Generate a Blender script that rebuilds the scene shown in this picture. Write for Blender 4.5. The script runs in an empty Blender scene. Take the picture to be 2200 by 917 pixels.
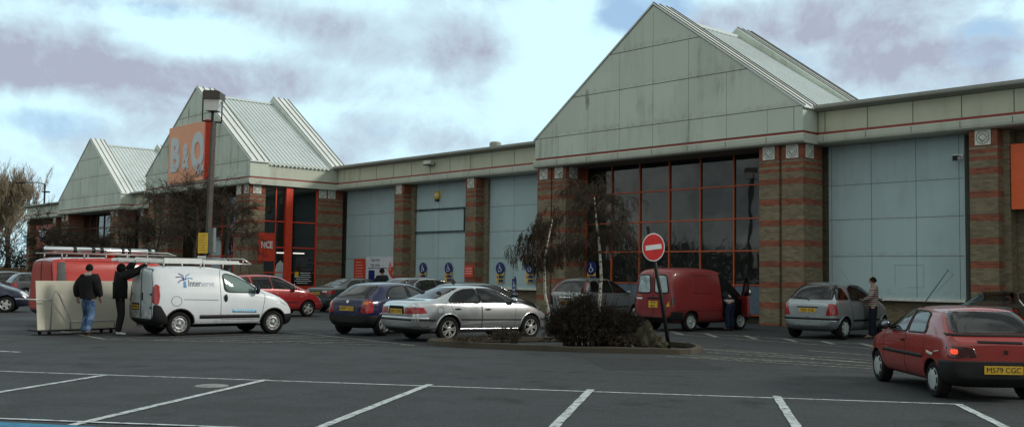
import bpy, bmesh, math, random
from mathutils import Vector, Matrix
from mathutils.bvhtree import BVHTree
random.seed(11)
SC = bpy.context.scene
COL = SC.collection
R = math.radians
PI = math.pi

# ------------------------------------------------------------------ helpers
class MB:
    """collects geometry; build() links it as ONE mesh object"""
    def __init__(s): s.v = []; s.f = []; s.m = []; s.cur = 0
    def add(s, vs, fs):
        o = len(s.v); s.v += [tuple(p) for p in vs]
        for f in fs: s.f.append([i + o for i in f]); s.m.append(s.cur)
    def box(s, x0, x1, y0, y1, z0, z1):
        if x0 > x1: x0, x1 = x1, x0
        if y0 > y1: y0, y1 = y1, y0
        s.add([(x0,y0,z0),(x1,y0,z0),(x1,y1,z0),(x0,y1,z0),(x0,y0,z1),(x1,y0,z1),(x1,y1,z1),(x0,y1,z1)],
              [(0,3,2,1),(4,5,6,7),(0,1,5,4),(1,2,6,5),(2,3,7,6),(3,0,4,7)])
    def obox(s, c, sx, sy, sz, rot=None):
        M = (rot or Matrix.Identity(3))
        vs = [Vector(c) + M @ Vector((a*sx/2, b*sy/2, d*sz/2)) for d in (-1,1) for a, b in ((-1,-1),(1,-1),(1,1),(-1,1))]
        s.add(vs, [(0,3,2,1),(4,5,6,7),(0,1,5,4),(1,2,6,5),(2,3,7,6),(3,0,4,7)])
    def prism(s, poly, fn, d0, d1):
        """poly of 2D points, fn(a,b,d)->xyz"""
        n = len(poly)
        s.add([fn(a,b,d0) for a,b in poly] + [fn(a,b,d1) for a,b in poly],
              [tuple(range(n))[::-1], tuple(range(n, 2*n))] + [(i,(i+1)%n,n+(i+1)%n,n+i) for i in range(n)])
    def tube(s, pts, rad, n=6, cap=True):
        pts = [Vector(p) for p in pts]
        if not isinstance(rad, (list, tuple)): rad = [rad]*len(pts)
        o = len(s.v); ref = None
        for i, p in enumerate(pts):
            t = (pts[min(i+1,len(pts)-1)] - pts[max(i-1,0)]).normalized()
            if ref is None: ref = Vector((0,0,1)) if abs(t.z) < .9 else Vector((1,0,0))
            a = t.cross(ref)
            if a.length < 1e-5: a = t.cross(Vector((1,0.3,0.2)))
            a.normalize(); b = t.cross(a).normalized(); ref = -b if False else ref
            for k in range(n):
                q = 2*PI*k/n
                s.v.append(tuple(p + rad[i]*(math.cos(q)*a + math.sin(q)*b)))
        for i in range(len(pts)-1):
            for k in range(n):
                s.f.append([o+i*n+k, o+i*n+(k+1)%n, o+(i+1)*n+(k+1)%n, o+(i+1)*n+k]); s.m.append(s.cur)
        if cap:
            s.f.append([o+k for k in range(n)][::-1]); s.m.append(s.cur)
            s.f.append([o+(len(pts)-1)*n+k for k in range(n)]); s.m.append(s.cur)
    def lathe(s, prof, n, fn):
        """prof list of (r, h); fn(r*cos, r*sin, h)->xyz"""
        o = len(s.v)
        for r, h in prof:
            for k in range(n):
                a = 2*PI*k/n; s.v.append(tuple(fn(r*math.cos(a), r*math.sin(a), h)))
        for i in range(len(prof)-1):
            for k in range(n):
                s.f.append([o+i*n+k, o+i*n+(k+1)%n, o+(i+1)*n+(k+1)%n, o+(i+1)*n+k]); s.m.append(s.cur)
    def ball(s, c, rx, ry, rz, n=10, rot=None):
        o = len(s.v); M = rot or Matrix.Identity(3)
        for i in range(n//2+1):
            th = PI*i/(n//2)
            for k in range(n):
                a = 2*PI*k/n
                s.v.append(tuple(Vector(c) + M @ Vector((rx*math.sin(th)*math.cos(a), ry*math.sin(th)*math.sin(a), rz*math.cos(th)))))
        for i in range(n//2):
            for k in range(n):
                s.f.append([o+i*n+k, o+(i+1)*n+k, o+(i+1)*n+(k+1)%n, o+i*n+(k+1)%n]); s.m.append(s.cur)
    def mesh(s, name, mats, smooth=False):
        me = bpy.data.meshes.new(name); me.from_pydata(s.v, [], s.f)
        for m in (mats if isinstance(mats, (list, tuple)) else [mats]): me.materials.append(m)
        me.polygons.foreach_set('material_index', s.m)
        if smooth: me.polygons.foreach_set('use_smooth', [True]*len(me.polygons))
        me.update(); return me
    def build(s, name, mats, parent=None, smooth=False, loc=None, rotz=0, fix=True):
        me = s.mesh(name, mats, smooth)
        if fix:
            bm = bmesh.new(); bm.from_mesh(me); bmesh.ops.recalc_face_normals(bm, faces=bm.faces); bm.to_mesh(me); bm.free()
        return link(name, me, parent, loc, rotz)

def link(name, me, parent=None, loc=None, rotz=0):
    o = bpy.data.objects.new(name, me); COL.objects.link(o)
    if parent: o.parent = parent
    if loc: o.location = loc
    if rotz: o.rotation_euler = (0,0,rotz)
    return o
def tag(o, label, cat, group=None, kind=None):
    if label: o['label'] = label
    if cat: o['category'] = cat
    if group: o['group'] = group
    if kind: o['kind'] = kind
    return o
def struct(o): o['kind'] = 'structure'; return o
def thing(name, label, cat, loc=(0,0,0), rotz=0, group=None, scale=1):
    o = bpy.data.objects.new(name, None); COL.objects.link(o)
    o.empty_display_size = .2; o.location = loc; o.rotation_euler = (0,0,rotz); o.scale = (scale,)*3
    return tag(o, label, cat, group)
def evaluated(ob):
    bpy.context.view_layer.update()
    dg = bpy.context.evaluated_depsgraph_get()
    return bpy.data.meshes.new_from_object(ob.evaluated_get(dg))
def text_mesh(txt, size, extrude=.004, align='CENTER', spacing=1.0, bold=0.0, sx=1.0):
    cu = bpy.data.curves.new('t', 'FONT'); cu.body = txt; cu.size = size; cu.extrude = extrude
    cu.align_x = align; cu.align_y = 'CENTER'; cu.space_character = spacing; cu.offset = bold; cu.resolution_u = 3
    ob = bpy.data.objects.new('t', cu); COL.objects.link(ob)
    me = evaluated(ob); bpy.data.objects.remove(ob); bpy.data.curves.remove(cu)
    if sx != 1: me.transform(Matrix.Diagonal((sx,1,1,1)))
    me.materials.clear(); return me
def text(name, txt, size, mat, parent, origin, right, up, **kw):
    me = text_mesh(txt, size, **kw); me.materials.append(mat)
    r = Vector(right).normalized(); u = Vector(up); u = (u - r*u.dot(r)).normalized(); n = r.cross(u)
    M = Matrix((r,u,n)).transposed().to_4x4(); M.translation = Vector(origin); me.transform(M)
    me.name = name
    return link(name, me, parent)
def lerp(a,b,t): return a+(b-a)*t
def pw(pts, x):
    if x <= pts[0][0]: return pts[0][1]
    for (x0,y0),(x1,y1) in zip(pts, pts[1:]):
        if x <= x1: return y0 + (y1-y0)*(x-x0)/(x1-x0)
    return pts[-1][1]
def chaikin(poly, it=2):
    for _ in range(it):
        q = []
        for i in range(len(poly)):
            a, b = poly[i], poly[(i+1)%len(poly)]
            q += [(a[0]*.75+b[0]*.25, a[1]*.75+b[1]*.25), (a[0]*.25+b[0]*.75, a[1]*.25+b[1]*.75)]
        poly = q
    return poly
def soften(poly, r=.04):
    """round only the corners by about r"""
    q = []
    n = len(poly)
    for i in range(n):
        p, a, b = Vector(poly[i]), Vector(poly[i-1]), Vector(poly[(i+1)%n])
        da, db = (a-p), (b-p); ra = min(r, da.length*.45); rb = min(r, db.length*.45)
        s, e = p+da.normalized()*ra, p+db.normalized()*rb
        for t in (0,.33,.67,1):
            q.append(tuple((1-t)**2*s + 2*t*(1-t)*p + t*t*e))
    return q

# camera model (used to put things on the ground where the photograph shows them)
CAM_H = 1.65; FPX = 2190.; PITCH = R(3.49); ROLL = R(.80)
_f = Vector((0, math.cos(PITCH), math.sin(PITCH))); _u = Vector((0, -math.sin(PITCH), math.cos(PITCH))); _r = Vector((1,0,0))
def ray(x, y):
    a = (x-1100)/FPX; b = -(y-458.5)/FPX; c, s = math.cos(ROLL), math.sin(ROLL)
    return _f + (a*c-b*s)*_r + (a*s+b*c)*_u
def G(x, y, z=0.):
    d = ray(x, y); t = (z-CAM_H)/d.z; return Vector((t*d.x, t*d.y, z))
TH = R(42.4)
U = Vector((-math.sin(TH), math.cos(TH), 0)); N = Vector((math.cos(TH), math.sin(TH), 0))
def W(u, v, z=0.): return U*u + N*v + Vector((0,0,z))
def FA(x, y, v):
    d = ray(x, y); t = v/d.dot(N); p = Vector((0,0,CAM_H))+d*t; return p.dot(U), p.z
BROT = -R(47.6)

# ------------------------------------------------------------------ materials
class NT:
    def __init__(s, name):
        s.mat = bpy.data.materials.new(name); s.mat.use_nodes = True; s.t = s.mat.node_tree; s.t.nodes.clear()
        s.out = s.n('ShaderNodeOutputMaterial'); s.b = s.n('ShaderNodeBsdfPrincipled'); s.l(s.b.outputs[0], s.out.inputs[0])
        s._pos = None
    def n(s, t, **kw):
        o = s.t.nodes.new(t)
        for k, v in kw.items(): setattr(o, k, v)
        return o
    def l(s, a, b): s.t.links.new(a, b)
    def pos(s):
        if s._pos is None: s._pos = s.n('ShaderNodeTexCoord').outputs['Object']
        return s._pos
    def scale(s, v, sc, loc=(0,0,0)):
        m = s.n('ShaderNodeMapping'); m.inputs['Scale'].default_value = sc; m.inputs['Location'].default_value = loc; s.l(v, m.inputs[0]); return m.outputs[0]
    def noise(s, scale, detail=4, rough=.6, vec=None):
        o = s.n('ShaderNodeTexNoise'); o.inputs['Scale'].default_value = scale; o.inputs['Detail'].default_value = detail; o.inputs['Roughness'].default_value = rough
        s.l(vec if vec is not None else s.pos(), o.inputs['Vector']); return o.outputs[0]
    def mr(s, v, a, b, c=0., d=1., smooth=True):
        o = s.n('ShaderNodeMapRange'); o.interpolation_type = 'SMOOTHSTEP' if smooth else 'LINEAR'
        o.inputs[1].default_value = a; o.inputs[2].default_value = b; o.inputs[3].default_value = c; o.inputs[4].default_value = d
        s.l(v, o.inputs[0]); return o.outputs[0]
    def math(s, op, a, b=None, c=None):
        o = s.n('ShaderNodeMath', operation=op)
        for i, q in enumerate((a, b, c)):
            if q is None: continue
            if isinstance(q, (int, float)): o.inputs[i].default_value = q
            else: s.l(q, o.inputs[i])
        return o.outputs[0]
    def mix(s, fac, a, b, blend='MIX'):
        o = s.n('ShaderNodeMix', data_type='RGBA', blend_type=blend)
        for sock, q in ((o.inputs[0], fac), (o.inputs[6], a), (o.inputs[7], b)):
            if isinstance(q, (int, float)): sock.default_value = q
            elif isinstance(q, tuple): sock.default_value = (*q, 1) if len(q) == 3 else q
            else: s.l(q, sock)
        return o.outputs[2]
    def xyz(s, v=None):
        o = s.n('ShaderNodeSeparateXYZ'); s.l(v if v is not None else s.pos(), o.inputs[0]); return o.outputs
    def bump(s, h, strength=.3, dist=.02):
        o = s.n('ShaderNodeBump'); o.inputs['Strength'].default_value = strength; o.inputs['Distance'].default_value = dist
        s.l(h, o.inputs['Height']); s.l(o.outputs[0], s.b.inputs['Normal'])
    def col(s, c):
        if isinstance(c, tuple): s.b.inputs['Base Color'].default_value = (*c, 1)
        else: s.l(c, s.b.inputs['Base Color'])
    def set(s, **kw):
        for k, v in kw.items():
            i = s.b.inputs[k.replace('_', ' ')]
            if isinstance(v, (int, float, tuple)): i.default_value = v
            else: s.l(v, i)
        return s
_cache = {}
def plain(name, c, rough=.5, metal=0., var=.15, vs=6., coat=0., spec=.5, emit=None):
    if name in _cache: return _cache[name]
    t = NT(name); f = t.mr(t.noise(vs, 5), .3, .7)
    t.col(t.mix(f, tuple(x*(1-var) for x in c), tuple(min(1, x*(1+var*.6)) for x in c)))
    t.set(Roughness=rough, Metallic=metal, Coat_Weight=coat, Specular_IOR_Level=spec)
    if coat: t.set(Coat_Roughness=.06)
    if emit: t.set(Emission_Color=(*emit[0], 1), Emission_Strength=emit[1])
    _cache[name] = t.mat; return t.mat
def paint(name, c, metal=0., rough=.35, dirt=.35, coat=.6, low=.75):
    """car paint with road dirt low on the body"""
    t = NT(name); z = t.xyz()[2]
    nz = t.noise(5, 6, .65)
    flake = t.mix(t.mr(t.noise(1.6, 3), .3, .7), tuple(x*.93 for x in c), c)
    d = t.math('MULTIPLY', t.mr(z, .15, low, 1., .05), t.mr(nz, .3, .75))
    d = t.math('MULTIPLY', d, dirt*1.6)
    t.col(t.mix(d, flake, (.09,.08,.065)))
    t.set(Metallic=metal, Roughness=t.math('ADD', t.math('MULTIPLY', d, .4), rough), Coat_Weight=t.math('SUBTRACT', coat, t.math('MULTIPLY', d, coat)), Coat_Roughness=.05)
    return t.mat

def m_asphalt():
    t = NT('asphalt'); p = t.pos()
    big = t.mr(t.noise(.09, 6, .6), .3, .7); mid = t.mr(t.noise(.9, 6, .65), .35, .7)
    fine = t.noise(60, 3, .7); grit = t.noise(240, 2, .6); coarse = t.noise(7.5, 6, .75); peb = t.noise(26, 4, .8)
    c = t.mix(big, (.021,.026,.032), (.031,.038,.043))
    c = t.mix(t.math('MULTIPLY', mid, .5), c, (.040,.041,.041))
    c = t.mix(t.mr(fine, .3, .75, 0, .55), c, (.072,.076,.077))
    c = t.mix(t.mr(fine, .28, .45, .5, 0), c, (.015,.016,.017))
    c = t.mix(t.mr(coarse, .36, .66, .0, .62), c, (.054,.059,.061)); c = t.mix(t.mr(peb, .36, .47, .85, 0), c, (.010,.011,.012)); c = t.mix(t.mr(peb, .54, .66, 0, .75), c, (.115,.118,.116))
    # oil drips and old patches
    st = t.mr(t.noise(.75, 5, .6, t.scale(p, (1,1,1), (7,3,0))), .57, .70)
    c = t.mix(t.math('MULTIPLY', st, .7), c, (.016,.016,.016))
    # cracks
    vo = t.n('ShaderNodeTexVoronoi', feature='DISTANCE_TO_EDGE'); vo.inputs['Scale'].default_value = .22
    wv = t.n('ShaderNodeVectorMath', operation='ADD'); t.l(p, wv.inputs[0])
    nn = t.n('ShaderNodeTexNoise'); nn.inputs['Scale'].default_value = 1.2; nn.inputs['Detail'].default_value = 5; t.l(p, nn.inputs['Vector']); t.l(nn.outputs[1], wv.inputs[1]); t.l(wv.outputs[0], vo.inputs['Vector'])
    cr = t.math('MULTIPLY', t.mr(vo.outputs[0], .0, .008, 1, 0), t.mr(t.noise(.2, 2), .5, .6))
    c = t.mix(t.math('MULTIPLY', cr, .8), c, (.012,.012,.012))
    t.col(c); t.set(Roughness=t.mr(mid, 0, 1, .72, .9), Specular_IOR_Level=.3)
    t.bump(t.math('ADD', fine, t.math('MULTIPLY', grit, .5)), .5, .012); return t.mat
def m_roadpaint(name, c, wear=.45):
    t = NT(name)
    w = t.math('ADD', t.mr(t.noise(9, 6, .75), wear-.14, wear+.16), t.math('MULTIPLY', t.mr(t.noise(70, 3, .7), .35, .7), .25))
    w = t.n('ShaderNodeClamp').inputs[0].node if False else t.math('MINIMUM', w, 1.)
    t.col(t.mix(w, (.045,.046,.046), t.mix(t.noise(2, 4), tuple(x*.75 for x in c), c)))
    t.set(Roughness=.75, Specular_IOR_Level=.25); return t.mat
def m_brick(banded):
    t = NT('banded_brick' if banded else 'brown_brick'); x, y, z = t.xyz()[:3]
    cv = t.n('ShaderNodeCombineXYZ'); t.l(t.math('ADD', x, y), cv.inputs[0]); t.l(z, cv.inputs[1])
    br = t.n('ShaderNodeTexBrick'); t.l(cv.outputs[0], br.inputs['Vector'])
    br.inputs['Scale'].default_value = 1; br.inputs['Brick Width'].default_value = .225; br.inputs['Row Height'].default_value = .075
    br.inputs['Mortar Size'].default_value = .006; br.inputs['Color1'].default_value = (.0,.0,.0,1); br.inputs['Color2'].default_value = (1,1,1,1); br.inputs['Mortar'].default_value = (.5,.5,.5,1)
    nz = t.mr(t.noise(.8, 5), .3, .7)
    brown = t.mix(br.outputs[0], (.165,.138,.090), (.285,.235,.155))
    brown = t.mix(t.math('MULTIPLY', nz, .35), brown, (.135,.11,.07))
    c = brown
    if banded:
        f = t.math('FRACT', t.math('ADD', t.math('DIVIDE', z, .742), .54))
        b = t.mr(t.math('ABSOLUTE', t.math('SUBTRACT', f, .5)), .14, .155, 1, 0)
        b = t.math('MULTIPLY', b, t.mr(z, 5.4, 5.42, 1, 0))
        f2 = t.math('FRACT', t.math('DIVIDE', z, .225))
        b2 = t.math('MULTIPLY', t.mr(z, 5.40, 5.42), t.mr(f2, .42, .45))
        b3 = t.mr(z, 5.93, 5.95)
        b = t.math('MAXIMUM', b, t.math('MAXIMUM', b2, b3))
        red = t.mix(br.outputs[0], (.215,.060,.036), (.36,.105,.058))
        c = t.mix(b, brown, t.mix(t.math('MULTIPLY', nz, .3), red, (.12,.05,.04)))
    c = t.mix(br.outputs[1], c, (.16,.14,.105))
    t.col(c); t.set(Roughness=.9, Specular_IOR_Level=.2)
    t.bump(br.outputs[1], -.4, .01); return t.mat
def m_cladding(name, c, stain=.5, streak=True, tint=(.20,.22,.15), streaks=(), cells=None):
    """painted render / metal cladding with algae streaks and grime"""
    t = NT(name); p = t.pos()
    s = t.mr(t.noise(1.6, 6, .65, t.scale(p, (1.3,1.3,.16))), .46, .74)
    g = t.mr(t.noise(.35, 5, .6), .42, .72); f = t.mr(t.noise(14, 4, .7), .4, .75)
    k = t.math('MULTIPLY', t.math('ADD', t.math('MULTIPLY', s, .75), t.math('MULTIPLY', f, .14)), t.math('ADD', t.math('MULTIPLY', g, .8), .2))
    base = t.mix(t.math('MULTIPLY', k, stain), t.mix(g, c, tuple(x*.9 for x in c)), tint)
    if cells:
        x, y, z = t.xyz()[:3]; cc = t.n('ShaderNodeCombineXYZ'); t.l(t.math('FLOOR', t.math('DIVIDE', x, cells[0])), cc.inputs[0]); t.l(t.math('FLOOR', t.math('DIVIDE', z, cells[1])), cc.inputs[1])
        wn_ = t.n('ShaderNodeTexWhiteNoise'); t.l(cc.outputs[0], wn_.inputs[0]); base = t.mix(t.math('MULTIPLY', wn_.outputs[0], .22), base, tuple(q*.62 for q in c))
        edge = t.math('ABSOLUTE', t.math('SUBTRACT', t.math('FRACT', t.math('DIVIDE', z, cells[1])), .5)); base = t.mix(t.math('MULTIPLY', t.mr(edge, .36, .5), t.mr(t.noise(4, 5, .7), .45, .7, 0, .45)), base, tint)
    if streaks:
        x, y, z = t.xyz()[:3]; nn = t.math('ADD', x, t.math('MULTIPLY', t.math('SUBTRACT', t.noise(1.7, 4), .5), .35)); acc = None
        for sx, sz, wx, wz in streaks:
            a = t.math('DIVIDE', t.math('SUBTRACT', nn, sx), wx); b_ = t.math('DIVIDE', t.math('SUBTRACT', z, sz), wz)
            r = t.mr(t.math('ADD', t.math('MULTIPLY', a, a), t.math('MULTIPLY', b_, b_)), .1, 1.2, .8, 0)
            acc = r if acc is None else t.math('MAXIMUM', acc, r)
        acc = t.math('MULTIPLY', acc, t.mr(t.noise(9, 5, .7, t.scale(p, (1,1,.3))), .3, .65))
        base = t.mix(acc, base, (.11,.11,.06))
    t.col(base)
    t.set(Roughness=.55, Specular_IOR_Level=.3); return t.mat
def m_glass(name, tint=(.012,.016,.017), rough=.03, wav=.02, ior=1.6, spec=.5):
    t = NT(name); t.col(t.mix(t.noise(3, 4), tint, tuple(x*1.8 for x in tint)))
    t.set(Roughness=rough, Specular_IOR_Level=spec, IOR=ior)
    if wav: t.bump(t.noise(.7, 2), wav, .4)
    return t.mat
def m_bark(name, a, b, birch=False):
    t = NT(name); p = t.pos()
    n1 = t.mr(t.noise(3.2, 5, .7, t.scale(p, (2,2,4 if birch else .6))), .5 if birch else .4, .58 if birch else .7)
    t.col(t.mix(n1, a, b)); t.set(Roughness=.85, Specular_IOR_Level=.2); t.bump(t.noise(20, 4), .5, .02); return t.mat

M = {}
M['asphalt'] = m_asphalt()
M['white_line'] = m_roadpaint('white_line_paint', (.62,.68,.68), .445)
M['worn_line'] = m_roadpaint('worn_line_paint', (.50,.50,.42), .52)
M['blue_paint'] = m_roadpaint('blue_bay_paint', (.045,.25,.42), .42)
M['brick_band'] = m_brick(True); M['brick'] = m_brick(False)
M['gable'] = m_cladding('gable_cladding', (.605,.67,.575), 1.15, cells=(1.78,1.58), streaks=((-22.25,10.75,.16,.55),(-20.2,9.0,.10,.35),(-29.8,9.2,.14,.5),(-90.0,10.2,.12,.5),(-84.9,10.6,.12,.6),(-52.2,9.4,.12,.6),(-62.6,9.2,.14,.7),(-58.6,11.2,.10,.6)))
M['fascia'] = m_cladding('fascia_cladding', (.565,.575,.44), .8, tint=(.22,.22,.11))
M['fascia_low'] = m_cladding('fascia_band', (.52,.55,.46), .95)
M['panel'] = m_cladding('wall_panel_paint', (.44,.57,.59), .55, tint=(.28,.33,.31), cells=(1.57,1.27))
M['roof'] = m_cladding('roof_sheet', (.62,.68,.68), .4, tint=(.30,.34,.30))
M['parapet'] = m_cladding('parapet_metal', (.74,.79,.77), .45, tint=(.35,.38,.3))
M['gutter'] = m_cladding('gutter_metal', (.34,.35,.31), .9, tint=(.12,.12,.09))
M['joint'] = plain('panel_joint', (.12,.125,.105), .8)
M['red_stripe'] = plain('red_stripe', (.26,.045,.035), .55)
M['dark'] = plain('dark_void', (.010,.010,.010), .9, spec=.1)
M['soffit'] = plain('soffit', (.20,.20,.17), .8)
M['glass'] = m_glass('shop_glass', (.006,.009,.009), .02, .012, 1.72, .5)
M['mullion'] = plain('orange_mullion', (.50,.085,.02), .45)
M['red_frame'] = plain('red_frame', (.68,.055,.022), .42)
M['orange_sign'] = plain('orange_sign_face', (.78,.12,.025), .45, var=.06)
M['orange_faded'] = m_cladding('faded_orange_sign_face', (.88,.40,.23), .15, tint=(.65,.32,.18))
M['sign_white'] = plain('sign_white', (.74,.77,.76), .45, var=.06)
M['tile_white'] = plain('tile_white', (.66,.68,.62), .6)
M['tile_line'] = plain('tile_moulding', (.22,.23,.20), .7)
M['sign_blue'] = plain('sign_blue', (.007,.024,.15), .4)
M['sign_yellow'] = plain('sign_yellow', (.72,.47,.04), .5)
M['sign_red'] = plain('sign_red', (.60,.016,.016), .35)
M['poster_red'] = plain('poster_red', (.66,.06,.03), .5)
M['poster_white'] = plain('poster_white', (.68,.71,.75), .5)
M['black'] = plain('black_plastic', (.010,.010,.010), .55, spec=.3)
M['trim'] = plain('dark_trim', (.015,.015,.0155), .6, spec=.3)
M['rubber'] = plain('tyre_rubber', (.012,.0115,.011), .85, spec=.2)
M['alloy'] = plain('alloy', (.62,.62,.60), .32, .8)
M['steel'] = plain('steel_wheel', (.34,.35,.35), .45, .5)
M['hubcap'] = plain('hubcap', (.42,.46,.45), .45, .2)
M['chrome'] = plain('chrome', (.80,.81,.82), .12, 1., var=.03)
M['alu'] = plain('aluminium_tube', (.66,.67,.66), .34, .75)
M['galv'] = plain('galvanised_steel', (.42,.43,.42), .45, .6)
M['car_glass'] = m_glass('car_glass', (.008,.011,.012), .02, .06)
M['car_glass_blue'] = m_glass('heated_rear_glass', (.006,.016,.034), .03, .05)
M['lamp_red'] = plain('tail_lamp_red', (.32,.010,.010), .15, coat=.7)
M['lamp_dark'] = plain('smoked_lamp', (.05,.008,.008), .2, coat=.6)
M['lamp_white'] = plain('clear_lamp', (.66,.68,.70), .12, coat=.8)
M['lamp_orange'] = plain('indicator_orange', (.60,.16,.02), .2, coat=.6)
M['lamp_lit'] = plain('lit_tail_lamp', (.7,.03,.02), .3, emit=((1.,.10,.03), .75))
M['plate_y'] = plain('yellow_plate', (.66,.40,.03), .4, var=.08)
M['plate_w'] = plain('pale_plate', (.62,.56,.34), .4, var=.08)
M['ink'] = plain('black_ink', (.012,.012,.012), .5)
M['skin'] = plain('skin', (.42,.24,.17), .5, var=.08)
M['skin_dark'] = plain('darker_skin', (.20,.115,.08), .5, var=.08)
M['hair'] = plain('dark_hair', (.012,.010,.008), .8, spec=.08)
M['concrete'] = m_cladding('kerb_concrete', (.070,.057,.040), .8, tint=(.03,.028,.018))
def m_soil():
    t = NT('soil'); c = t.mix(t.mr(t.noise(4, 6, .7), .35, .7), (.030,.022,.015), (.075,.058,.036))
    c = t.mix(t.mr(t.noise(2.2, 5, .6), .55, .68), c, (.05,.06,.025)); t.col(c); t.set(Roughness=.95, Specular_IOR_Level=.1); t.bump(t.noise(18, 5, .7), .9, .06); return t.mat
M['soil'] = m_soil()
M['birch'] = m_bark('birch_bark', (.50,.48,.41), (.07,.06,.05), True)
M['bark'] = m_bark('dark_bark', (.07,.055,.042), (.035,.028,.022))
M['twig'] = plain('brown_twig', (.060,.045,.032), .85, spec=.15)
M['twig_dark'] = plain('dark_twig', (.050,.039,.029), .85, spec=.15)
M['twig_pale'] = plain('pale_twig', (.25,.205,.14), .8, spec=.2)
M['faded_letter'] = m_cladding('peeling_white_letter', (.62,.68,.70), .45, tint=(.60,.36,.24))

def m_pane(name, tint):
    """car window: a tinted see-through pane with a mirror-like surface"""
    t = NT(name); t.t.nodes.remove(t.b)
    tr = t.n('ShaderNodeBsdfTransparent'); tr.inputs[0].default_value = (*tint, 1)
    gl = t.n('ShaderNodeBsdfGlossy'); gl.inputs['Roughness'].default_value = .02; gl.inputs[0].default_value = (1,1,1,1)
    fr = t.n('ShaderNodeFresnel'); fr.inputs[0].default_value = 1.62; bp = t.n('ShaderNodeBump'); bp.inputs['Strength'].default_value = .03; bp.inputs['Distance'].default_value = .3
    t.l(t.noise(1.1, 2), bp.inputs['Height']); t.l(bp.outputs[0], gl.inputs['Normal'])
    mx = t.n('ShaderNodeMixShader'); t.l(fr.outputs[0], mx.inputs[0]); t.l(tr.outputs[0], mx.inputs[1]); t.l(gl.outputs[0], mx.inputs[2]); t.l(mx.outputs[0], t.out.inputs[0])
    return t.mat
M['car_glass'] = m_pane('car_glass_pane', (.50,.58,.55)); M['car_glass_blue'] = m_pane('tinted_rear_pane', (.20,.30,.42))
M['cabin'] = plain('cabin_trim', (.035,.034,.033), .85, spec=.15); M['seat'] = plain('seat_cloth', (.045,.047,.052), .9, spec=.1)
# ------------------------------------------------------------------ camera, sun, sky
cam = bpy.data.cameras.new('camera'); co = bpy.data.objects.new('camera', cam); COL.objects.link(co)
cam.sensor_width = 36; cam.lens = 36*FPX/2200; cam.clip_end = 6000; cam.clip_start = .1
co.matrix_world = Matrix.Translation((0,0,CAM_H)) @ Matrix.Rotation(PI/2+PITCH, 4, 'X') @ Matrix.Rotation(ROLL, 4, 'Z')
SC.camera = co
SUN_DIR = Vector((.93,-.10,.46)).normalized()
sl = bpy.data.lights.new('sun', 'SUN'); sl.energy = 2.1; sl.angle = R(11); sl.color = (1,.95,.86)
so = bpy.data.objects.new('sun', sl); COL.objects.link(so); so.rotation_euler = SUN_DIR.to_track_quat('Z','Y').to_euler()
w = bpy.data.worlds.new('World'); SC.world = w; w.use_nodes = True
wt = w.node_tree; wt.nodes.clear()
class WN(NT):
    def __init__(s, t): s.t = t; s._pos = None
wn = WN(wt)
out = wn.n('ShaderNodeOutputWorld'); bg = wn.n('ShaderNodeBackground'); wn.l(bg.outputs[0], out.inputs[0]); bg.inputs[1].default_value = .10
sky = wn.n('ShaderNodeTexSky', sky_type='NISHITA'); sky.sun_disc = False
sky.sun_elevation = math.asin(SUN_DIR.z); sky.sun_rotation = math.atan2(SUN_DIR.x, SUN_DIR.y)
sky.air_density = 1.; sky.dust_density = .6; sky.ozone_density = 1.5
tc = wn.n('ShaderNodeTexCoord'); d0 = tc.outputs['Generated']
sx = wn.xyz(d0)
dz = wn.math('ADD', wn.math('MAXIMUM', sx[2], 0.), .22)
cv = wn.n('ShaderNodeCombineXYZ'); wn.l(wn.math('DIVIDE', sx[0], dz), cv.inputs[0]); wn.l(wn.math('DIVIDE', sx[1], dz), cv.inputs[1]); wn.l(wn.math('MULTIPLY', sx[2], 1.5), cv.inputs[2])
P = cv.outputs[0]
def blob(lst):
    acc = None
    for x, y, rx, ry, amt in lst:
        c = ray(x, y).normalized()
        # local elliptical distance: azimuth & elevation differences
        ex = wn.n('ShaderNodeVectorMath', operation='SUBTRACT'); wn.l(d0, ex.inputs[0]); ex.inputs[1].default_value = c
        rt = Vector((c.y,-c.x,0)).normalized(); up = rt.cross(c)
        a = wn.n('ShaderNodeVectorMath', operation='DOT_PRODUCT'); wn.l(ex.outputs[0], a.inputs[0]); a.inputs[1].default_value = rt/(rx/FPX)
        b = wn.n('ShaderNodeVectorMath', operation='DOT_PRODUCT'); wn.l(ex.outputs[0], b.inputs[0]); b.inputs[1].default_value = up/(ry/FPX)
        f = wn.n('ShaderNodeVectorMath', operation='DOT_PRODUCT'); wn.l(d0, f.inputs[0]); f.inputs[1].default_value = c
        r2 = wn.math('ADD', wn.math('MULTIPLY', a.outputs['Value'], a.outputs['Value']), wn.math('MULTIPLY', b.outputs['Value'], b.outputs['Value']))
        g = wn.math('MULTIPLY', wn.mr(r2, 0., 1.6, amt, 0.), wn.mr(f.outputs['Value'], 0., .1))
        acc = g if acc is None else wn.math('ADD', acc, g)
    return acc
P = wn.scale(d0, (1,1,1.15))
wob = wn.n('ShaderNodeTexNoise'); wob.inputs['Scale'].default_value = 4.; wob.inputs['Detail'].default_value = 4; wn.l(P, wob.inputs['Vector'])
wv = wn.n('ShaderNodeVectorMath', operation='MULTIPLY_ADD'); wn.l(wob.outputs[1], wv.inputs[0]); wv.inputs[1].default_value = (.13,.13,.13); wn.l(P, wv.inputs[2]); P = wv.outputs[0]
big = wn.noise(2.6, 9, .55, wn.scale(P, (1,1,1), (3.1,1.7,0)))
med = wn.noise(6.2, 10, .66, wn.scale(P, (1,1,1), (0.3,5.2,1)))
fine = wn.noise(19., 7, .62, P)
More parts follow.
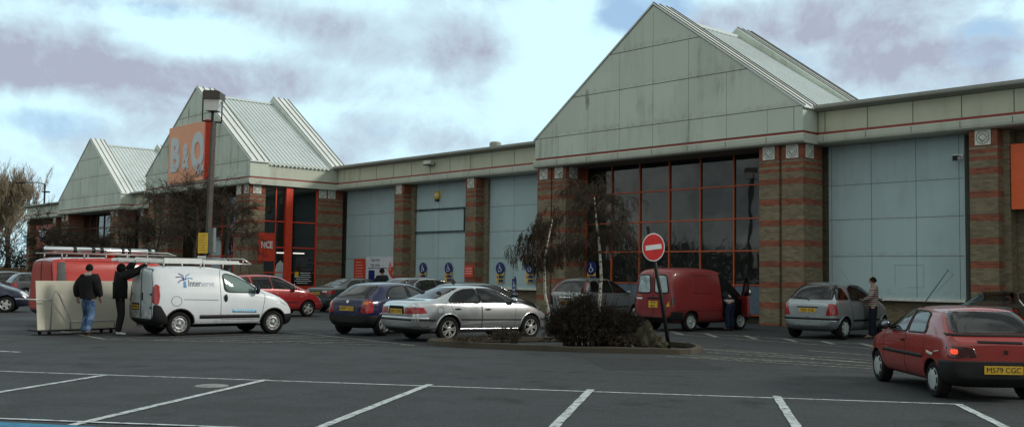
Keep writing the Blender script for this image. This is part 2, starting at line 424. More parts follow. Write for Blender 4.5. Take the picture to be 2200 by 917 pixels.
# grey-lilac cloud bodies
gb = blob([(250,150,420,75,.34),(60,120,260,60,.16),(560,40,200,45,.22),(850,90,330,60,.30),(960,130,180,50,.12),(640,180,420,40,.12),(350,265,200,40,.18),
           (1740,40,330,50,.34),(1960,90,260,45,.22),(1900,170,300,45,.2),(2060,130,120,40,.1),(1180,20,160,30,-.05),(120,20,300,40,.08),
           (860,285,200,45,.14),(640,310,180,40,.12),(240,320,110,40,.12),
           (440,75,190,50,-.42),(1250,150,190,170,-.34),(60,235,160,45,-.30),(330,105,120,30,-.2),(1900,240,260,60,-.3),(560,260,200,50,-.15),(1080,240,180,60,-.15),(2120,40,160,40,-.15),(180,20,200,30,-.1),(2080,150,140,30,-.2)])
lay = wn.math('ADD', wn.math('MULTIPLY', wn.math('SUBTRACT', med, .5), 1.25), wn.math('MULTIPLY', wn.math('SUBTRACT', big, .5), .9))
lay = wn.math('ADD', lay, wn.math('MULTIPLY', wn.math('SUBTRACT', fine, .5), .85))
gm = wn.math('MULTIPLY', wn.mr(wn.math('ADD', lay, gb), -.01, .46, 0, 1, False), wn.mr(wn.noise(9, 8, .66, wn.scale(P,(1,1,1),(9,2,4))), .25, .62, .50, 1.12))
edge = wn.mr(wn.math('ADD', lay, gb), -.22, .06)
cloud = wn.mix(edge, (7.5,10.9,11.7), (6.7,9.1,10.2))
cloud = wn.mix(gm, cloud, (4.4,4.85,6.05))
# blue holes
hb = blob([(1400,15,120,60,.40),(1330,60,70,40,.15),(2110,90,70,50,.32),(120,270,120,35,.26),(330,20,180,25,.22),(760,250,150,45,.12),(940,300,170,40,.22),(1690,140,130,35,.2),(40,380,130,40,.12),(520,110,90,25,.1)])
hm = wn.mr(wn.math('ADD', wn.math('ADD', wn.math('MULTIPLY', wn.math('SUBTRACT', big, .5), .9), wn.math('MULTIPLY', wn.math('SUBTRACT', fine, .5), .5)), hb), .10, .42)
hm = wn.math('MULTIPLY', hm, wn.mr(gm, .2, .75, 1, .25))
skyb = wn.mix(.6, sky.outputs[0], (5.2,8.0,11.2))
front = wn.mix(hm, cloud, skyb)
# unseen sky overhead and behind camera, made dimmer and neutral to darken the facade
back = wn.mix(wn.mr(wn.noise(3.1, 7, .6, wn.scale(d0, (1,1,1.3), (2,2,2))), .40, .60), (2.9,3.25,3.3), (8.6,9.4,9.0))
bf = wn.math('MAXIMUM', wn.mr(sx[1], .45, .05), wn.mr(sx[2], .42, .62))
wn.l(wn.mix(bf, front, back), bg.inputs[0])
vs = SC.view_settings; vs.view_transform = 'Standard'; vs.look = 'None'; vs.exposure = -.05; vs.gamma = 1; vs.use_curve_mapping = False

# ------------------------------------------------------------------ ground and markings
b = MB(); b.add([(-900,-300,0),(900,-300,0),(900,1500,0),(-900,1500,0)], [(0,1,2,3)])
struct(b.build('car_park_ground', M['asphalt']))
def line(name, p, q, wd, mat='white_line', z=.004):
    p = Vector(p); q = Vector(q); p.z = q.z = 0
    L = (q-p).length; a = (q-p)/L; n = Vector((-a.y, a.x, 0)); mb = MB(); k = max(2, int(L/.25)); random.seed(int(L*1000))
    vs = []
    for i in range(k+1):
        c = p + a*L*i/k
        for s in (-1, 1):
            e = n*(s*wd/2*(1+random.uniform(-.10,.10))); vs.append((c.x+e.x, c.y+e.y, z))
    mb.add(vs, [(2*i, 2*i+2, 2*i+3, 2*i+1) for i in range(k)])
    return struct(mb.build(name, M[mat], fix=False))
A0 = G(0,797); A1 = G(2062,868); ad = (A1-A0).normalized(); an = Vector((ad.y,-ad.x,0))
line('bay_end_line', A0-ad*14, A1+ad*.04, .075)
for (x, y), last in (((230,805),0),((575,815),0),((925,825),0),((1270,836),0),((1668,850),0),((2058,868),0)):
    s = G(x, y); line('bay_line', s+an*.04, s+an*5., .115, z=.008)
for k in (1,2): s = G(230,805)-ad*2.53*k; line('bay_line', s+an*.04, s+an*5., .115, z=.008)
BL0, BL1 = G(0,900), G(470,918)
bd = (BL1-BL0).normalized()
line('bay_head_line', BL0-bd*9, BL0+bd*14, .07, z=.012)
mb = MB(); q0, q1 = G(-40,907), G(205,916); qn = Vector((bd.y,-bd.x,0))
mb.add([tuple(BL0-bd*2+qn*.06+Vector((0,0,.004))), tuple(G(222,917)+Vector((0,0,.004))), tuple(G(222,917)+an*2.2+Vector((0,0,.004))), tuple(BL0-bd*2+qn*2.3+Vector((0,0,.004)))], [(0,1,2,3)])
struct(mb.build('blue_bay_paint', M['blue_paint'], fix=False))
line('lane_dash', G(-60,751), G(42,756), .11); line('lane_dash', G(-400,738), G(-180,745), .11)
hatchL = [((85,703),(228,729)),((228,729),(560,735)),((560,735),(890,742)),((628,714),(890,742)),((240,728),(628,714)),((330,731),(600,719)),((400,732),(650,722)),((470,733),(700,725)),
          ((560,735),(760,731)),((640,737),(810,735))]
for p, q in hatchL: line('hatch_line', G(*p), G(*q), .10 if p[0] in (85,228,560,628) else .07, 'worn_line', .004+.0015*hatchL.index((p,q)))
hatchR = [((1506,749),(1960,787)),((1430,765),(1960,797)),((1465,762),(1960,792)),((1520,757),(1900,782)),((1560,752),(1960,781)),((1480,767),(1700,778))]
for i, (p, q) in enumerate(hatchR): line('hatch_line', G(*p), G(*q), .085, 'worn_line', .004+.0015*i)
line('hatch_line', G(1728,752), G(1960,769), .10, 'worn_line')
zz = [((1392,708),(1960,746)),((1395,714),(1960,755)),((1440,711),(1465,719)),((1515,716),(1540,724)),((1600,721),(1625,729)),((1685,727),(1712,735)),((1765,733),(1792,740)),((1850,738),(1885,748))]
for i, (p, q) in enumerate(zz): line('crossing_line', G(*p), G(*q), .10 if i < 2 else .16, 'worn_line', .004+.0012*i)
# drain cover let into the tarmac
mc = G(455,828); mb = MB(); mb.lathe([(0,.012),(.17,.012),(.18,.008),(.19,.004),(.235,.004),(.24,0)], 28, lambda a,c,h:(a,c,h))
for k in range(6): mb.box(-.10+.035*k, -.085+.035*k, -.09, .09, .0125, .0135)
o = mb.build('drain_cover', plain('pale_cover', (.23,.24,.235), .7, var=.3, vs=9), loc=(mc.x,mc.y,0)); tag(o, 'small round pale drain cover set in the tarmac of a parking bay', 'drain cover')
# repairs, seams and tyre marks in the tarmac
for i, (x, y, a, sx_, sy_, mt) in enumerate(((2.7,19.8,.1,2.2,2.6,1),(8.6,21.6,.6,3.0,.8,1))):
    pts = []; rnd = random.Random(i); q = [(-.5,-.5),(0,-.5),(.5,-.5),(.5,0),(.5,.5),(0,.5),(-.5,.5),(-.5,0)]
    for px, py in q:
        ux, uy = px*sx_*(1+rnd.uniform(-.05,.05)), py*sy_*(1+rnd.uniform(-.05,.05)); pts.append((x+ux*math.cos(a)-uy*math.sin(a), y+ux*math.sin(a)+uy*math.cos(a), .0025+.0001*i))
    mb = MB(); mb.add(pts, [tuple(range(8))]); struct(mb.build('tarmac_patch', plain('dark_patch', (.026,.030,.034), .85, var=.5, vs=22, spec=.2) if mt == 0 else plain('pale_patch', (.044,.048,.050), .85, var=.5, vs=20, spec=.2), fix=False))
def m_tyremark():
    t = NT('tyre_mark'); t.t.nodes.remove(t.b); tr = t.n('ShaderNodeBsdfTransparent'); df = t.n('ShaderNodeBsdfDiffuse'); df.inputs[0].default_value = (.012,.012,.012,1); mx = t.n('ShaderNodeMixShader')
    t.l(t.math('MULTIPLY', t.mr(t.noise(5,6,.75), .45, .75), .45), mx.inputs[0]); t.l(tr.outputs[0], mx.inputs[1]); t.l(df.outputs[0], mx.inputs[2]); t.l(mx.outputs[0], t.out.inputs[0]); return t.mat
tm = m_tyremark()
for i, (x0, y0, x1, y1, bend) in enumerate(((-9,19.3,3,17.2,.5),(-9,18.0,3,15.9,.5),(-2,20.9,9,18.2,-.4),(-2,22.2,9,19.6,-.4))):
    mb = MB(); vs_ = []; n_ = 24
    for k in range(n_+1):
        f_ = k/n_; cx_, cy_ = lerp(x0,x1,f_), lerp(y0,y1,f_); dx_, dy_ = x1-x0, y1-y0; L_ = math.hypot(dx_,dy_); nx_, ny_ = -dy_/L_, dx_/L_; o_ = bend*math.sin(PI*f_)
        for sg in (-.085,.085): vs_.append((cx_+nx_*(o_+sg), cy_+ny_*(o_+sg), .003+.0001*i))
    mb.add(vs_, [(2*k,2*k+2,2*k+3,2*k+1) for k in range(n_)]); struct(mb.build('tyre_mark', tm, fix=False))
# raised planted island
ISL = [tuple(G(*q)[:2]) for q in ((914,741),(1000,747),(1100,751),(1200,755),(1300,758),(1400,760),(1480,761),(1502,759),(1510,755),(1506,751),(1490,748))] + [(4.3,24.4),(2.6,26.0),(1.6,26.25),(-.3,25.5),(-1.9,24.9)]
ISL = chaikin(ISL, 1)
ic = Vector((1.4,24.0))
inn = [tuple(ic+(Vector(p)-ic)*1.0 + (ic-Vector(p)).normalized()*.14) for p in ISL]
mb = MB(); n = len(ISL)
rnd = random.Random(5)
top = [.125+rnd.uniform(-.012,.012) for _ in ISL]
vs = [(x,y,0) for x,y in ISL]+[(lerp(x,ic.x,.004),lerp(y,ic.y,.004),top[i]-.02) for i,(x,y) in enumerate(ISL)]+[(lerp(x,ic.x,.012),lerp(y,ic.y,.012),top[i]) for i,(x,y) in enumerate(ISL)]+[(x,y,top[i]) for i,(x,y) in enumerate(inn)]+[(x,y,.02) for x,y in inn]
mb.add(vs, [(r*n+i, r*n+(i+1)%n, (r+1)*n+(i+1)%n, (r+1)*n+i) for r in range(4) for i in range(n)])
struct(mb.build('island_kerb', M['concrete']))
mb = MB(); vs = [(ic.x,ic.y,.22)]; fs = []
for j, t in enumerate((.35,.7,1.0)):
    for i,(x,y) in enumerate(inn):
        vs.append((lerp(ic.x,x,t), lerp(ic.y,y,t), (.23,.17,.10)[j]+rnd.uniform(-.03,.03)))
fs += [(0,1+i,1+(i+1)%n) for i in range(n)]+[(1+r*n+i,1+r*n+(i+1)%n,1+(r+1)*n+(i+1)%n,1+(r+1)*n+i) for r in range(2) for i in range(n)]
struct(mb.build('island_soil', M['soil'], smooth=True))

# ------------------------------------------------------------------ the store building: local x = -u (to the right), y = v (into the building)
BW = thing('retail_warehouse', 'long brown brick retail warehouse with three steep pale gables and blue-grey panels', 'building', (0,0,0), BROT)
def ub(mb, u0, u1, v0, v1, z0, z1): mb.box(-u0, -u1, v0, v1, z0, z1)
def bpart(name, mat, fn, parent=None, smooth=False):
    mb = MB(); fn(mb); return mb.build(name, mat, parent or BW, smooth)
def ubox(name, mat, *a, parent=None): return bpart(name, mat, lambda m: ub(m, *a), parent)
# mass of the building behind the facade
ubox('brick_wall', M['brick'], -6, 106.6, 33.5, 74, 0, 7.35)
ubox('flat_roof', plain('flat_roof_felt', (.14,.14,.13), .9), -6, 106.6, 33.5, 74, 7.36, 7.60)
E_ = 7.77
def fascia(u0, u1, v=32.40):
    def fa(m):
        ub(m, u0, u1, v+.06, 33.5, 6.90, 7.62); m.cur = 1; joints(m); m.cur = 0
    def joints(m):
        k = u0+.8
        while k < u1-.2: ub(m, k-.012, k+.012, v+.052, v+.08, 6.9, 7.62); ub(m, k-.010, k+.010, v-.085, v-.05, 6.56, 6.77); k += 1.62
    f = bpart('fascia', [M['fascia'], M['joint']], fa)
    def low(m):
        prof = [(v+.02,6.47),(v-.06,6.52),(v-.08,6.60),(v-.08,6.76),(v-.04,6.80),(33.5,6.80),(33.5,6.47)]
        m.prism(prof, lambda a,c,d: (-d,a,c), u0, u1)
    bpart('lower_band', M['fascia_low'], low, f)
    ubox('red_stripe', M['red_stripe'], u0, u1, v+.03, 33.4, 6.805, 6.895, parent=f)
    g = bpart('gutter', M['gutter'], lambda m: m.prism([(v-.02,7.63),(v-.30,7.70),(v-.32,7.74),(v-.32,7.83),(33.6,7.83),(33.6,7.63)], lambda a,c,d: (-d,a,c), u0, u1))
for a, c in ((-6,19.36),(33.0,50.62),(64.65,80.3),(94.5,106.7)): fascia(a, c)
def gable(um, hw, v0, ra, rb, vend, depth_ret):
    u0, u1 = um-hw, um+hw; ap = 12.66
    poly = [(u0,6.90),(u0,E_),(um,ap),(u1,E_),(u1,6.90)]
    # panel joints of the gable face
    def joints(m):
        f = v0-.004
        for z, a in ((E_,hw-.03),(9.40,None),(10.95,None)):
            h = a if a else hw*(ap-z)/(ap-E_)-.05
            ub(m, um-h, um+h, f, f+.03, z-.014, z+.014)
        for k in range(-3,4):
            uu = um+k*hw*.262; zt = E_+(ap-E_)*(1-abs(k)*.262)-.25
            zt = {0: ap-.3, 1: 10.95, 2: 9.40, 3: E_}[abs(k)]
            ub(m, uu-.004, uu+.004, f-.001, f+.03, 6.92, zt)
            ub(m, uu-.010, uu+.010, v0-.086, v0-.07, 6.56, 6.77)
        for s in (-1,1):  # rake edge strip
            q = [(um+s*hw, E_-.02),(um+s*hw, E_+.03),(um,ap-.01),(um,ap-.06)]
            m.prism(q, lambda p,z,dd: (-p,dd,z), f-.002, f+.03)
        for s in (-1,1): ub(m, um+s*(hw-.36)-.01, um+s*(hw-.36)+.01, f, f+.03, 6.92, E_)
    def gwall(m):
        m.prism([(a,c) for a,c in poly], lambda a,c,d: (-a,d,c), v0, ra); m.cur = 1; joints(m); m.cur = 0
    gw = bpart('gable_wall', [M['gable'], M['joint']], gwall)
    # return walls of the projecting box
    for s, ue in ((1,u0),(-1,u1)):
        ubox('side_fascia', M['fascia_low'], ue+(.002 if s>0 else -.002), ue+s*.3, ra+.003, vend, 6.90, E_-.02)
    def band(m):
        prof = [(v0+.02,6.47),(v0-.06,6.52),(v0-.08,6.60),(v0-.08,6.76),(v0-.04,6.80),(depth_ret,6.80),(depth_ret,6.47)]
        m.prism(prof, lambda a,c,d: (-d,a,c), u0-.06, u1+.06)
    bpart('lower_band', M['fascia_low'], band, gw)
    ubox('red_stripe', M['red_stripe'], u0+.02, u1-.02, v0+.025, depth_ret-.02, 6.805, 6.897, parent=gw)
    # raised rake bands front and rear with standing seams
    sl = Vector((hw, ap-E_)).normalized(); nn = Vector((-sl.y, sl.x))
    def rake(m, va, vb, lift, th):
        for s in (-1,1):
            P = lambda t, h: (um + s*(hw+.10)*(1-t) , lerp(E_-.10*sl.y/sl.x, ap, t)+h)
            a, c = P(0,0), P(1,0)
            q = [(a[0],a[1]+lift-th),(a[0],a[1]+lift),(c[0],c[1]+lift),(c[0],c[1]+lift-th)]
            m.prism(q, lambda p,z,dd: (-p,dd,z), va, vb)
    def seams(m, va, vb, lift):
        for s in (-1,1):
            for vv in (va+.06, lerp(va,vb,.36), lerp(va,vb,.70), vb-.06):
                q = [(um+s*(hw+.1), E_-.07+lift), (um+s*(hw+.1), E_-.03+lift), (um, ap+.045+lift), (um, ap+.005+lift)]
                m.prism(q, lambda p,z,dd: (-p,dd,z), vv-.02, vv+.02)
    for va, vb in ((v0-.04,ra),(rb,vend)):
        def pp(m):
            rake(m, va, vb, .06, .07); m.cur = 1; seams(m, va, vb, .06)
        bpart('parapet', [M['parapet'], M['joint']], pp)
    k = .40
    bpart('parapet_wall', M['gable'], lambda m: m.prism([(u0,E_-.02),(um,ap-.01),(u1,E_-.02),(u1-.2,E_-k),(u0+.2,E_-k)], lambda a,c,d: (-a,d,c), rb+.01, vend-.01))
    # corrugated roof between the bands
    def roof(m):
        nr = 15; pts = []
        for i in range(nr):
            vv = lerp(ra, rb, i/nr); st = (rb-ra)/nr
            pts += [(vv,0),(vv+st*.55,0),(vv+st*.65,.07),(vv+st*.9,.07)]
        pts.append((rb,0)); lift = -.42
        for s in (-1,1):
            vs = []
            for p, h in pts: vs += [(-(um+s*(hw+.12)), p, E_-.08+lift+h+.3), (-um, p, ap+lift+h)]
            m.add(vs, [(2*i,2*i+1,2*i+3,2*i+2) for i in range(len(pts)-1)])
    bpart('corrugated_roof', M['roof'], roof)
    ubox('ridge_cap', M['roof'], um-.16, um+.16, ra+.01, rb-.01, ap-.44, ap-.33)
    return gw
gable(26.2, 6.80, 31.50, 32.70, 37.25, 38.40, 33.5)
gable(57.67, 6.97, 26.85, 28.05, 31.95, 33.10, 33.2)
gable(87.4, 7.05, 31.40, 32.60, 37.15, 38.30, 33.5)
# pillars with moulded tiles
def tile_mesh(m, c, ax, sz=.49):
    """ax 'u' faces the car park, 's' faces the right-hand side"""
    def P(a, d, z): return (-(c[0]+a), c[1]-d, c[2]+z) if ax == 'u' else (-(c[0]-d), c[1]+a, c[2]+z)
    def slab(a0,a1,z0,z1,d0,d1): m.prism([(a0,z0),(a1,z0),(a1,z1),(a0,z1)], lambda a,z,d: P(a,d,z), d0, d1)
    h = sz/2; m.cur = 0; slab(-h,h,-h,h,0,.03)
    m.cur = 1; ring = [(.20*math.cos(2*PI*k/20), .20*math.sin(2*PI*k/20)) for k in range(20)]
    m.tube([P(a,.034,z) for a,z in ring]+[P(*ring[0][:1],.034,ring[0][1])], .012, 5, False)
    dm = [(0,.14),(.14,0),(0,-.14),(-.14,0)]
    for i in range(4):
        a, bq = dm[i], dm[(i+1)%4]; m.tube([P(a[0],.034,a[1]), P(bq[0],.034,bq[1])], .020 if i == 1 else .011, 5)
    m.cur = 0
def pillar(u0, u1, v0, v1, zt=6.46, tiles=(), mat='brick_band', z0=0):
    p = ubox('pillar', M[mat], u0, u1, v0, v1, z0, zt)
    for ax, a in tiles:
        mb = MB()
        if ax == 'u': tile_mesh(mb, (a, v0, 6.22), 'u')
        else: tile_mesh(mb, (min(u0,u1), a, 6.22), 's')
        mb.build('tile', [M['tile_white'], M['tile_line']], p)
    return p
pillar(19.54, 20.40, 31.75, 33.0, tiles=(('u',19.98),('s',32.14)))
pillar(20.53, 21.37, 31.75, 33.0, tiles=(('u',20.95),))
ubox('pier_infill', M['brick'], 20.40, 20.53, 31.86, 33.0, 0, 6.46)
pillar(31.29, 32.14, 31.75, 33.2, tiles=(('u',31.72),('s',32.2)))
pillar(32.23, 33.09, 31.75, 33.2, tiles=(('u',32.68),))
ubox('pier_infill', M['brick'], 32.14, 32.23, 31.86, 33.2, 0, 6.46)
for a, c, t in ((13.18,14.06,13.62),(38.31,39.10,38.7),(44.33,45.14,44.74)):
    pillar(a, c, 32.55, 33.3, tiles=(('u',t),))
ubox('brick_pier', M['brick'], 12.97, 13.18, 32.95, 33.4, 0, 6.46); ubox('brick_pier', M['brick'], 37.98, 38.31, 33.05, 33.4, 0, 6.46); ubox('brick_pier', M['brick'], 44.0, 44.33, 33.05, 33.4, 0, 6.46)
for a in (7.2, 1.2, -4.8): pillar(a, a+.88, 32.55, 33.4, tiles=(('u',a+.44),))
# blue-grey infill panels
def panel(u0, u1, v=33.2, z0=1.06, z1=6.46, cols=(), rows=(2.50,3.80,5.03)):
    def j(m):
        ub(m, u0, u1, v, 33.5, z0, z1); m.cur = 1
        for c in cols: ub(m, c-.008, c+.008, v-.003, v+.02, z0+.02, z1-.01)
        for i, r in enumerate(rows): ub(m, u0+.03, u1-.03, v-.004, v+.02, r-.009, r+.009)
    p = bpart('wall_panel', [M['panel'], M['joint']], j)
    ubox('sill', M['tile_white'], u0, u1, v-.06, v+.02, z0-.075, z0+.02, parent=p)
    return p
pR = panel(14.50, 19.40, cols=(17.75,16.14,14.68,19.28))
def faint(m):
    for (a,b_,c,d) in ((16.9,2.2,15.9,2.2),(16.9,1.5,16.9,2.2),(15.9,1.45,15.9,2.2),(16.5,1.45,15.9,1.45),(18.9,2.0,18.4,1.3),(15.2,2.1,14.9,1.9),(14.9,1.9,15.5,1.3)):
        m.tube([(-a,33.197,b_),(-c,33.197,d)], .007, 4)
bpart('scratch_line', plain('scribed_line', (.30,.40,.42), .7), faint, pR)
panel(34.45, 38.0-.02, cols=(36.2,)); panel(39.85, 44.0-.02, cols=(42.05,)); panel(46.0, 50.75, cols=(48.3,)); panel(39.55, 39.85, rows=())
panel(33.09, 34.45, rows=(2.5,3.8,5.03)); panel(45.2, 46.0, rows=(2.5,3.8,5.03))
# big glazed wall of the right-hand gable
gz = ubox('window', M['glass'], 21.37, 31.29, 33.06, 33.4, .25, 6.46)
def mull(m):
    for uu in (31.24,29.73,28.15,26.56,24.98,23.37,21.80): ub(m, uu-.028, uu+.028, 32.99, 33.07, .25, 6.46)
    for z in (.28,1.42,2.73,3.97,5.25): ub(m, 21.37, 31.29, 33.0, 33.07, z-.026, z+.026)
bpart('mullion', M['mullion'], mull, gz)
ubox('low_panel', plain('blue_grey_low_panel', (.10,.14,.19), .5), 21.84, 31.2, 33.03, 33.07, .32, 1.38, parent=gz)
ubox('soffit', M['soffit'], 19.5, 33.0, 31.7, 33.4, 6.455, 6.468)
# frame of a removed sign on the middle panel
def frm(m):
    a, c, z0, z1 = 44.1, 39.9, 3.90, 5.09
    for zz in (z0, z1): ub(m, a, c, 33.12, 33.19, zz-.03, zz+.03)
    for uu in (a, c): ub(m, uu-.03, uu+.03, 33.125, 33.19, z0, z1)
    for k in range(9): ub(m, lerp(a,c,k/8)-.03, lerp(a,c,k/8)+.03, 33.10, 33.13, z1-.07, z1-.01); ub(m, lerp(a,c,k/8)-.03, lerp(a,c,k/8)+.03, 33.10, 33.13, z0-.05, z0+.02)
o = bpart('sign_frame', plain('dark_green_frame', (.03,.06,.065), .6), frm); o.parent = None; o.rotation_euler = (0,0,BROT)
tag(o, 'empty dark metal sign frame bolted on the wall panel below the yellow alarm box', 'sign frame')

# porch (middle gable)
pillar(50.92, 51.72, 27.0, 27.95, tiles=(('u',51.30),('s',27.42)))
pillar(51.82, 52.55, 27.0, 27.95, tiles=(('u',52.18),))
ubox('pier_infill', M['brick'], 51.72, 51.82, 27.1, 27.95, 0, 6.46)
pillar(61.2, 62.1, 27.0, 27.95, tiles=(('u',61.6),)); pillar(63.5, 64.4, 27.0, 27.95, tiles=(('u',64.0),))
ubox('pier_infill', M['brick'], 62.1, 63.5, 27.1, 27.95, 0, 6.46)
pillar(50.90, 51.7, 31.30, 33.0, tiles=(('s',32.2),('s',31.6)))
ubox('soffit', M['soffit'], 50.9, 64.4, 27.0, 33.4, 6.455, 6.468)
ubox('porch_wall', M['brick'], 63.9, 64.3, 27.95, 33.4, 0, 6.45)
sg = ubox('side_window', M['glass'], 50.98, 51.05, 27.95, 31.30, .3, 6.45)
def sm(m):
    for z in (1.65,3.05,4.5): ub(m, 50.93, 50.98, 27.95, 31.3, z-.035, z+.035)
    ub(m, 50.93, 50.98, 28.60, 28.66, .3, 6.4); ub(m, 50.93, 50.98, 31.2, 31.30, .3, 6.4)
    ub(m, 50.94, 50.99, 27.95, 31.3, .3, .95)
bpart('window_frame', M['red_frame'], sm, sg)
ubox('red_post', M['red_frame'], 50.80, 51.1, 29.20, 29.62, .0, 6.40)
fg = ubox('front_window', M['glass'], 52.6, 61.2, 29.0, 29.05, .1, 6.45)
def fm(m):
    for uu in (52.65,54.4,56.2,58.0,59.4,61.1): ub(m, uu-.04, uu+.04, 28.94, 29.0, .1, 6.4)
    for z in (2.6,4.4): ub(m, 52.6, 61.2, 28.95, 29.0, z-.035, z+.035)
bpart('window_frame', M['red_frame'], fm, fg)
ubox('light_panel', M['panel'], 58.1, 59.35, 28.96, 29.0, .2, 3.9, parent=fg)
# left gable bay
for u0 in (81.2, 82.15): pillar(u0, u0+.85, 31.65, 33.0, tiles=(('u',u0+.42),))
pillar(92.6, 93.45, 31.65, 33.0, tiles=(('u',93.0),)); pillar(93.55, 94.4, 31.65, 33.0, tiles=(('u',94.0),))
lg = ubox('window', M['glass'], 83.0, 92.6, 33.0, 33.4, .25, 6.46)
def lm(m):
    for k in range(7): uu = lerp(83.1,92.5,k/6); ub(m, uu-.03, uu+.03, 32.93, 33.01, .25, 6.46)
    for z in (1.42,2.73,3.97,5.25): ub(m, 83.0, 92.6, 32.94, 33.01, z-.03, z+.03)
bpart('mullion', plain('dull_mullion', (.16,.05,.03), .6), lm, lg)
for a in (66.3, 72.4, 78.4): pillar(a, a+.85, 32.55, 33.4, tiles=(('u',a+.42),))
panel(67.4, 72.3); panel(73.5, 78.3)
panel(79.3, 80.9)
pillar(105.7, 106.55, 32.5, 33.4, tiles=(('u',106.1),)); pillar(98.5, 99.3, 32.55, 33.4, tiles=(('u',98.9),))
# ------------------------------------------------------------------ things fixed to the building
def fixed(name, label, cat, u, v, z, group=None): 
    p = W(u, v, z); return thing(name, label, cat, p, BROT, group)
def lbox(mb, a0, a1, d0, d1, z0, z1): mb.box(a0, a1, -d1, -d0, z0, z1)   # a to the right, d out of the wall
def board(name, label, cat, u0, u1, v, z0, z1, mat, th=.06, group=None):
    um, zm = (u0+u1)/2, (z0+z1)/2; t = fixed(name, label, cat, um, v, zm, group); h = abs(u1-u0)/2
    mb = MB(); lbox(mb, -h, h, 0, th, (z0-zm), (z1-zm)); mb.build('board', M[mat] if isinstance(mat, str) else mat, t)
    return t
def wtext(t, txt, size, mat, a, z, d, **kw): return text('lettering', txt, size, M[mat], t, (a,-d,z), (1,0,0), (0,0,1), **kw)
t = board('fascia_sign', 'large faded orange sign with pale letters on the middle gable', 'sign', 61.0, 55.7, 26.845, 7.0, 10.48, 'orange_faded', .12)
mb = MB(); mb.box(2.66,2.80,-.34,0.0,-1.74,1.74); mb.build('side_return', M['red_frame'], t)
wtext(t, 'B', 2.75, 'faded_letter', -1.70, -.10, .135, bold=.13, sx=.82, extrude=.02); wtext(t, '&', 2.15, 'faded_letter', -.20, -.25, .135, bold=.07, sx=.64, extrude=.02); wtext(t, 'Q', 2.75, 'faded_letter', 1.40, -.08, .135, bold=.17, sx=.74, extrude=.02)
t = board('wall_sign', 'plain bright orange sign board on the brick wall at the right end', 'sign', 12.92, 8.4, 33.0, 3.93, 5.97, 'orange_sign', .1)
t = board('wall_sign', 'dull orange store sign on the far left end of the building', 'sign', 105.2, 99.6, 33.0, 3.2, 5.9, plain('dull_orange_face', (.42,.08,.03), .5), .1)
wtext(t, 'B&Q', 1.5, 'lamp_dark', -.5, .3, .11, bold=.03)
# entrance boards in the porch
c1 = W(50.93, 28.05, 3.05); t = thing('entrance_sign', 'bright red sign with white capital letters on the side of the porch', 'sign', c1, BROT)
mb = MB(); mb.box(.0,.07,-.46,.50,-.78,.78); mb.build('board', M['red_frame'], t)
text('lettering', 'NCE', .52, M['sign_white'], t, (.078,.03,.10), (0,1,0), (0,0,1), bold=.018, sx=.70)
t = board('door_sign', 'red board with a white number seen under the porch behind the lamp post', 'sign', 56.3, 53.2, 28.9, 1.3, 3.9, 'red_frame', .06)
wtext(t, '11', .75, 'sign_white', -.05-.1, .35, .064, bold=.02)
t = thing('notice_board', 'dark notice with a yellow square and white lines in the porch side window', 'notice', W(50.92,30.45,1.35), BROT)
mb = MB(); mb.box(.0,.02,-.62,.62,-.42,.42); mb.build('board', M['ink'], t)
mb = MB(); mb.box(.021,.026,-.55,-.30,.10,.36); mb.build('yellow_square', M['sign_yellow'], t)
mb = MB()
for i, (a, c) in enumerate(((-.2,.5),(-.15,.45),(-.55,.5),(-.45,.4),(-.55,.52),(-.4,.3))): mb.box(.021,.026,a,c,.28-.115*i,.315-.115*i)
mb.build('text_line', M['sign_white'], t)
t = thing('window_poster', 'pale blue and cream poster in the porch window beside the red post', 'poster', W(50.95,28.98,1.55), BROT)
mb = MB(); mb.prism([(-.34,-.75),(.20,-.75),(.20,.62),(.02,.78),(-.22,.55),(-.34,.1)], lambda a,z,d:(d,a,z), 0, .015); mb.build('sheet', plain('pale_poster', (.48,.52,.50), .5), t)
mb = MB(); mb.prism([(-.1,-.7),(.18,-.7),(.18,.3),(-.05,.2)], lambda a,z,d:(d,a,z), .016, .02); mb.build('blue_figure', plain('poster_blue', (.35,.5,.6), .5), t)
# lit strip lights seen through the porch glass
t = thing('strip_light', 'two glowing strip lights seen inside the porch windows', 'lamp', W(50.96,30.1,2.75), BROT)
for a0, a1 in ((-1.35,-.62),(-.30,.42)):
    mb = MB(); mb.box(0,.012,a0,a1,-.03,.03); mb.build('tube', plain('lit_tube', (.8,.8,.75), .4, emit=((1,.95,.85), 1.0)), t)
# posters and red notices
t = board('poster', 'white offer poster with a red splash on the wall panel beside the porch', 'poster', 48.55, 45.75, 33.12, 1.05, 2.62, 'poster_white', .02)
wtext(t, 'Get the\ntop auto', .27, 'ink', -.45, .46, .022, align='CENTER')
mb = MB(); lbox(mb,-1.15,.7,.021,.024,.12,.16); lbox(mb,-1.1,-.5,.021,.024,-.72,.02); mb.build('dark_print', M['sign_blue'], t)
mb = MB(); mb.prism([(.75,.05),(1.0,.55),(1.05,.2),(1.3,.25),(1.2,-.15),(1.36,-.5),(1.0,-.3)], lambda a,z,d:(a,-d,z), .021,.026); mb.build('red_splash', M['poster_red'], t)
wtext(t, '£1', .46, 'ink', .0, -.45, .024)
t = board('red_notice', 'red printed notice to the left of the white offer poster', 'notice', 49.75, 48.62, 33.12, 1.05, 2.5, 'poster_red', .02)
mb = MB(); [lbox(mb,-.42,.30+.08*((i*7)%3-1),.021,.024,.5-.16*i,.54-.16*i) for i in range(7)]; mb.build('text_line', plain('dull_text', (.75,.45,.38), .5), t)
t = board('red_notice', 'small red notice on the brick pillar between two wall panels', 'notice', 39.05, 38.38, 32.52, 1.55, 2.12, 'poster_red', .02)
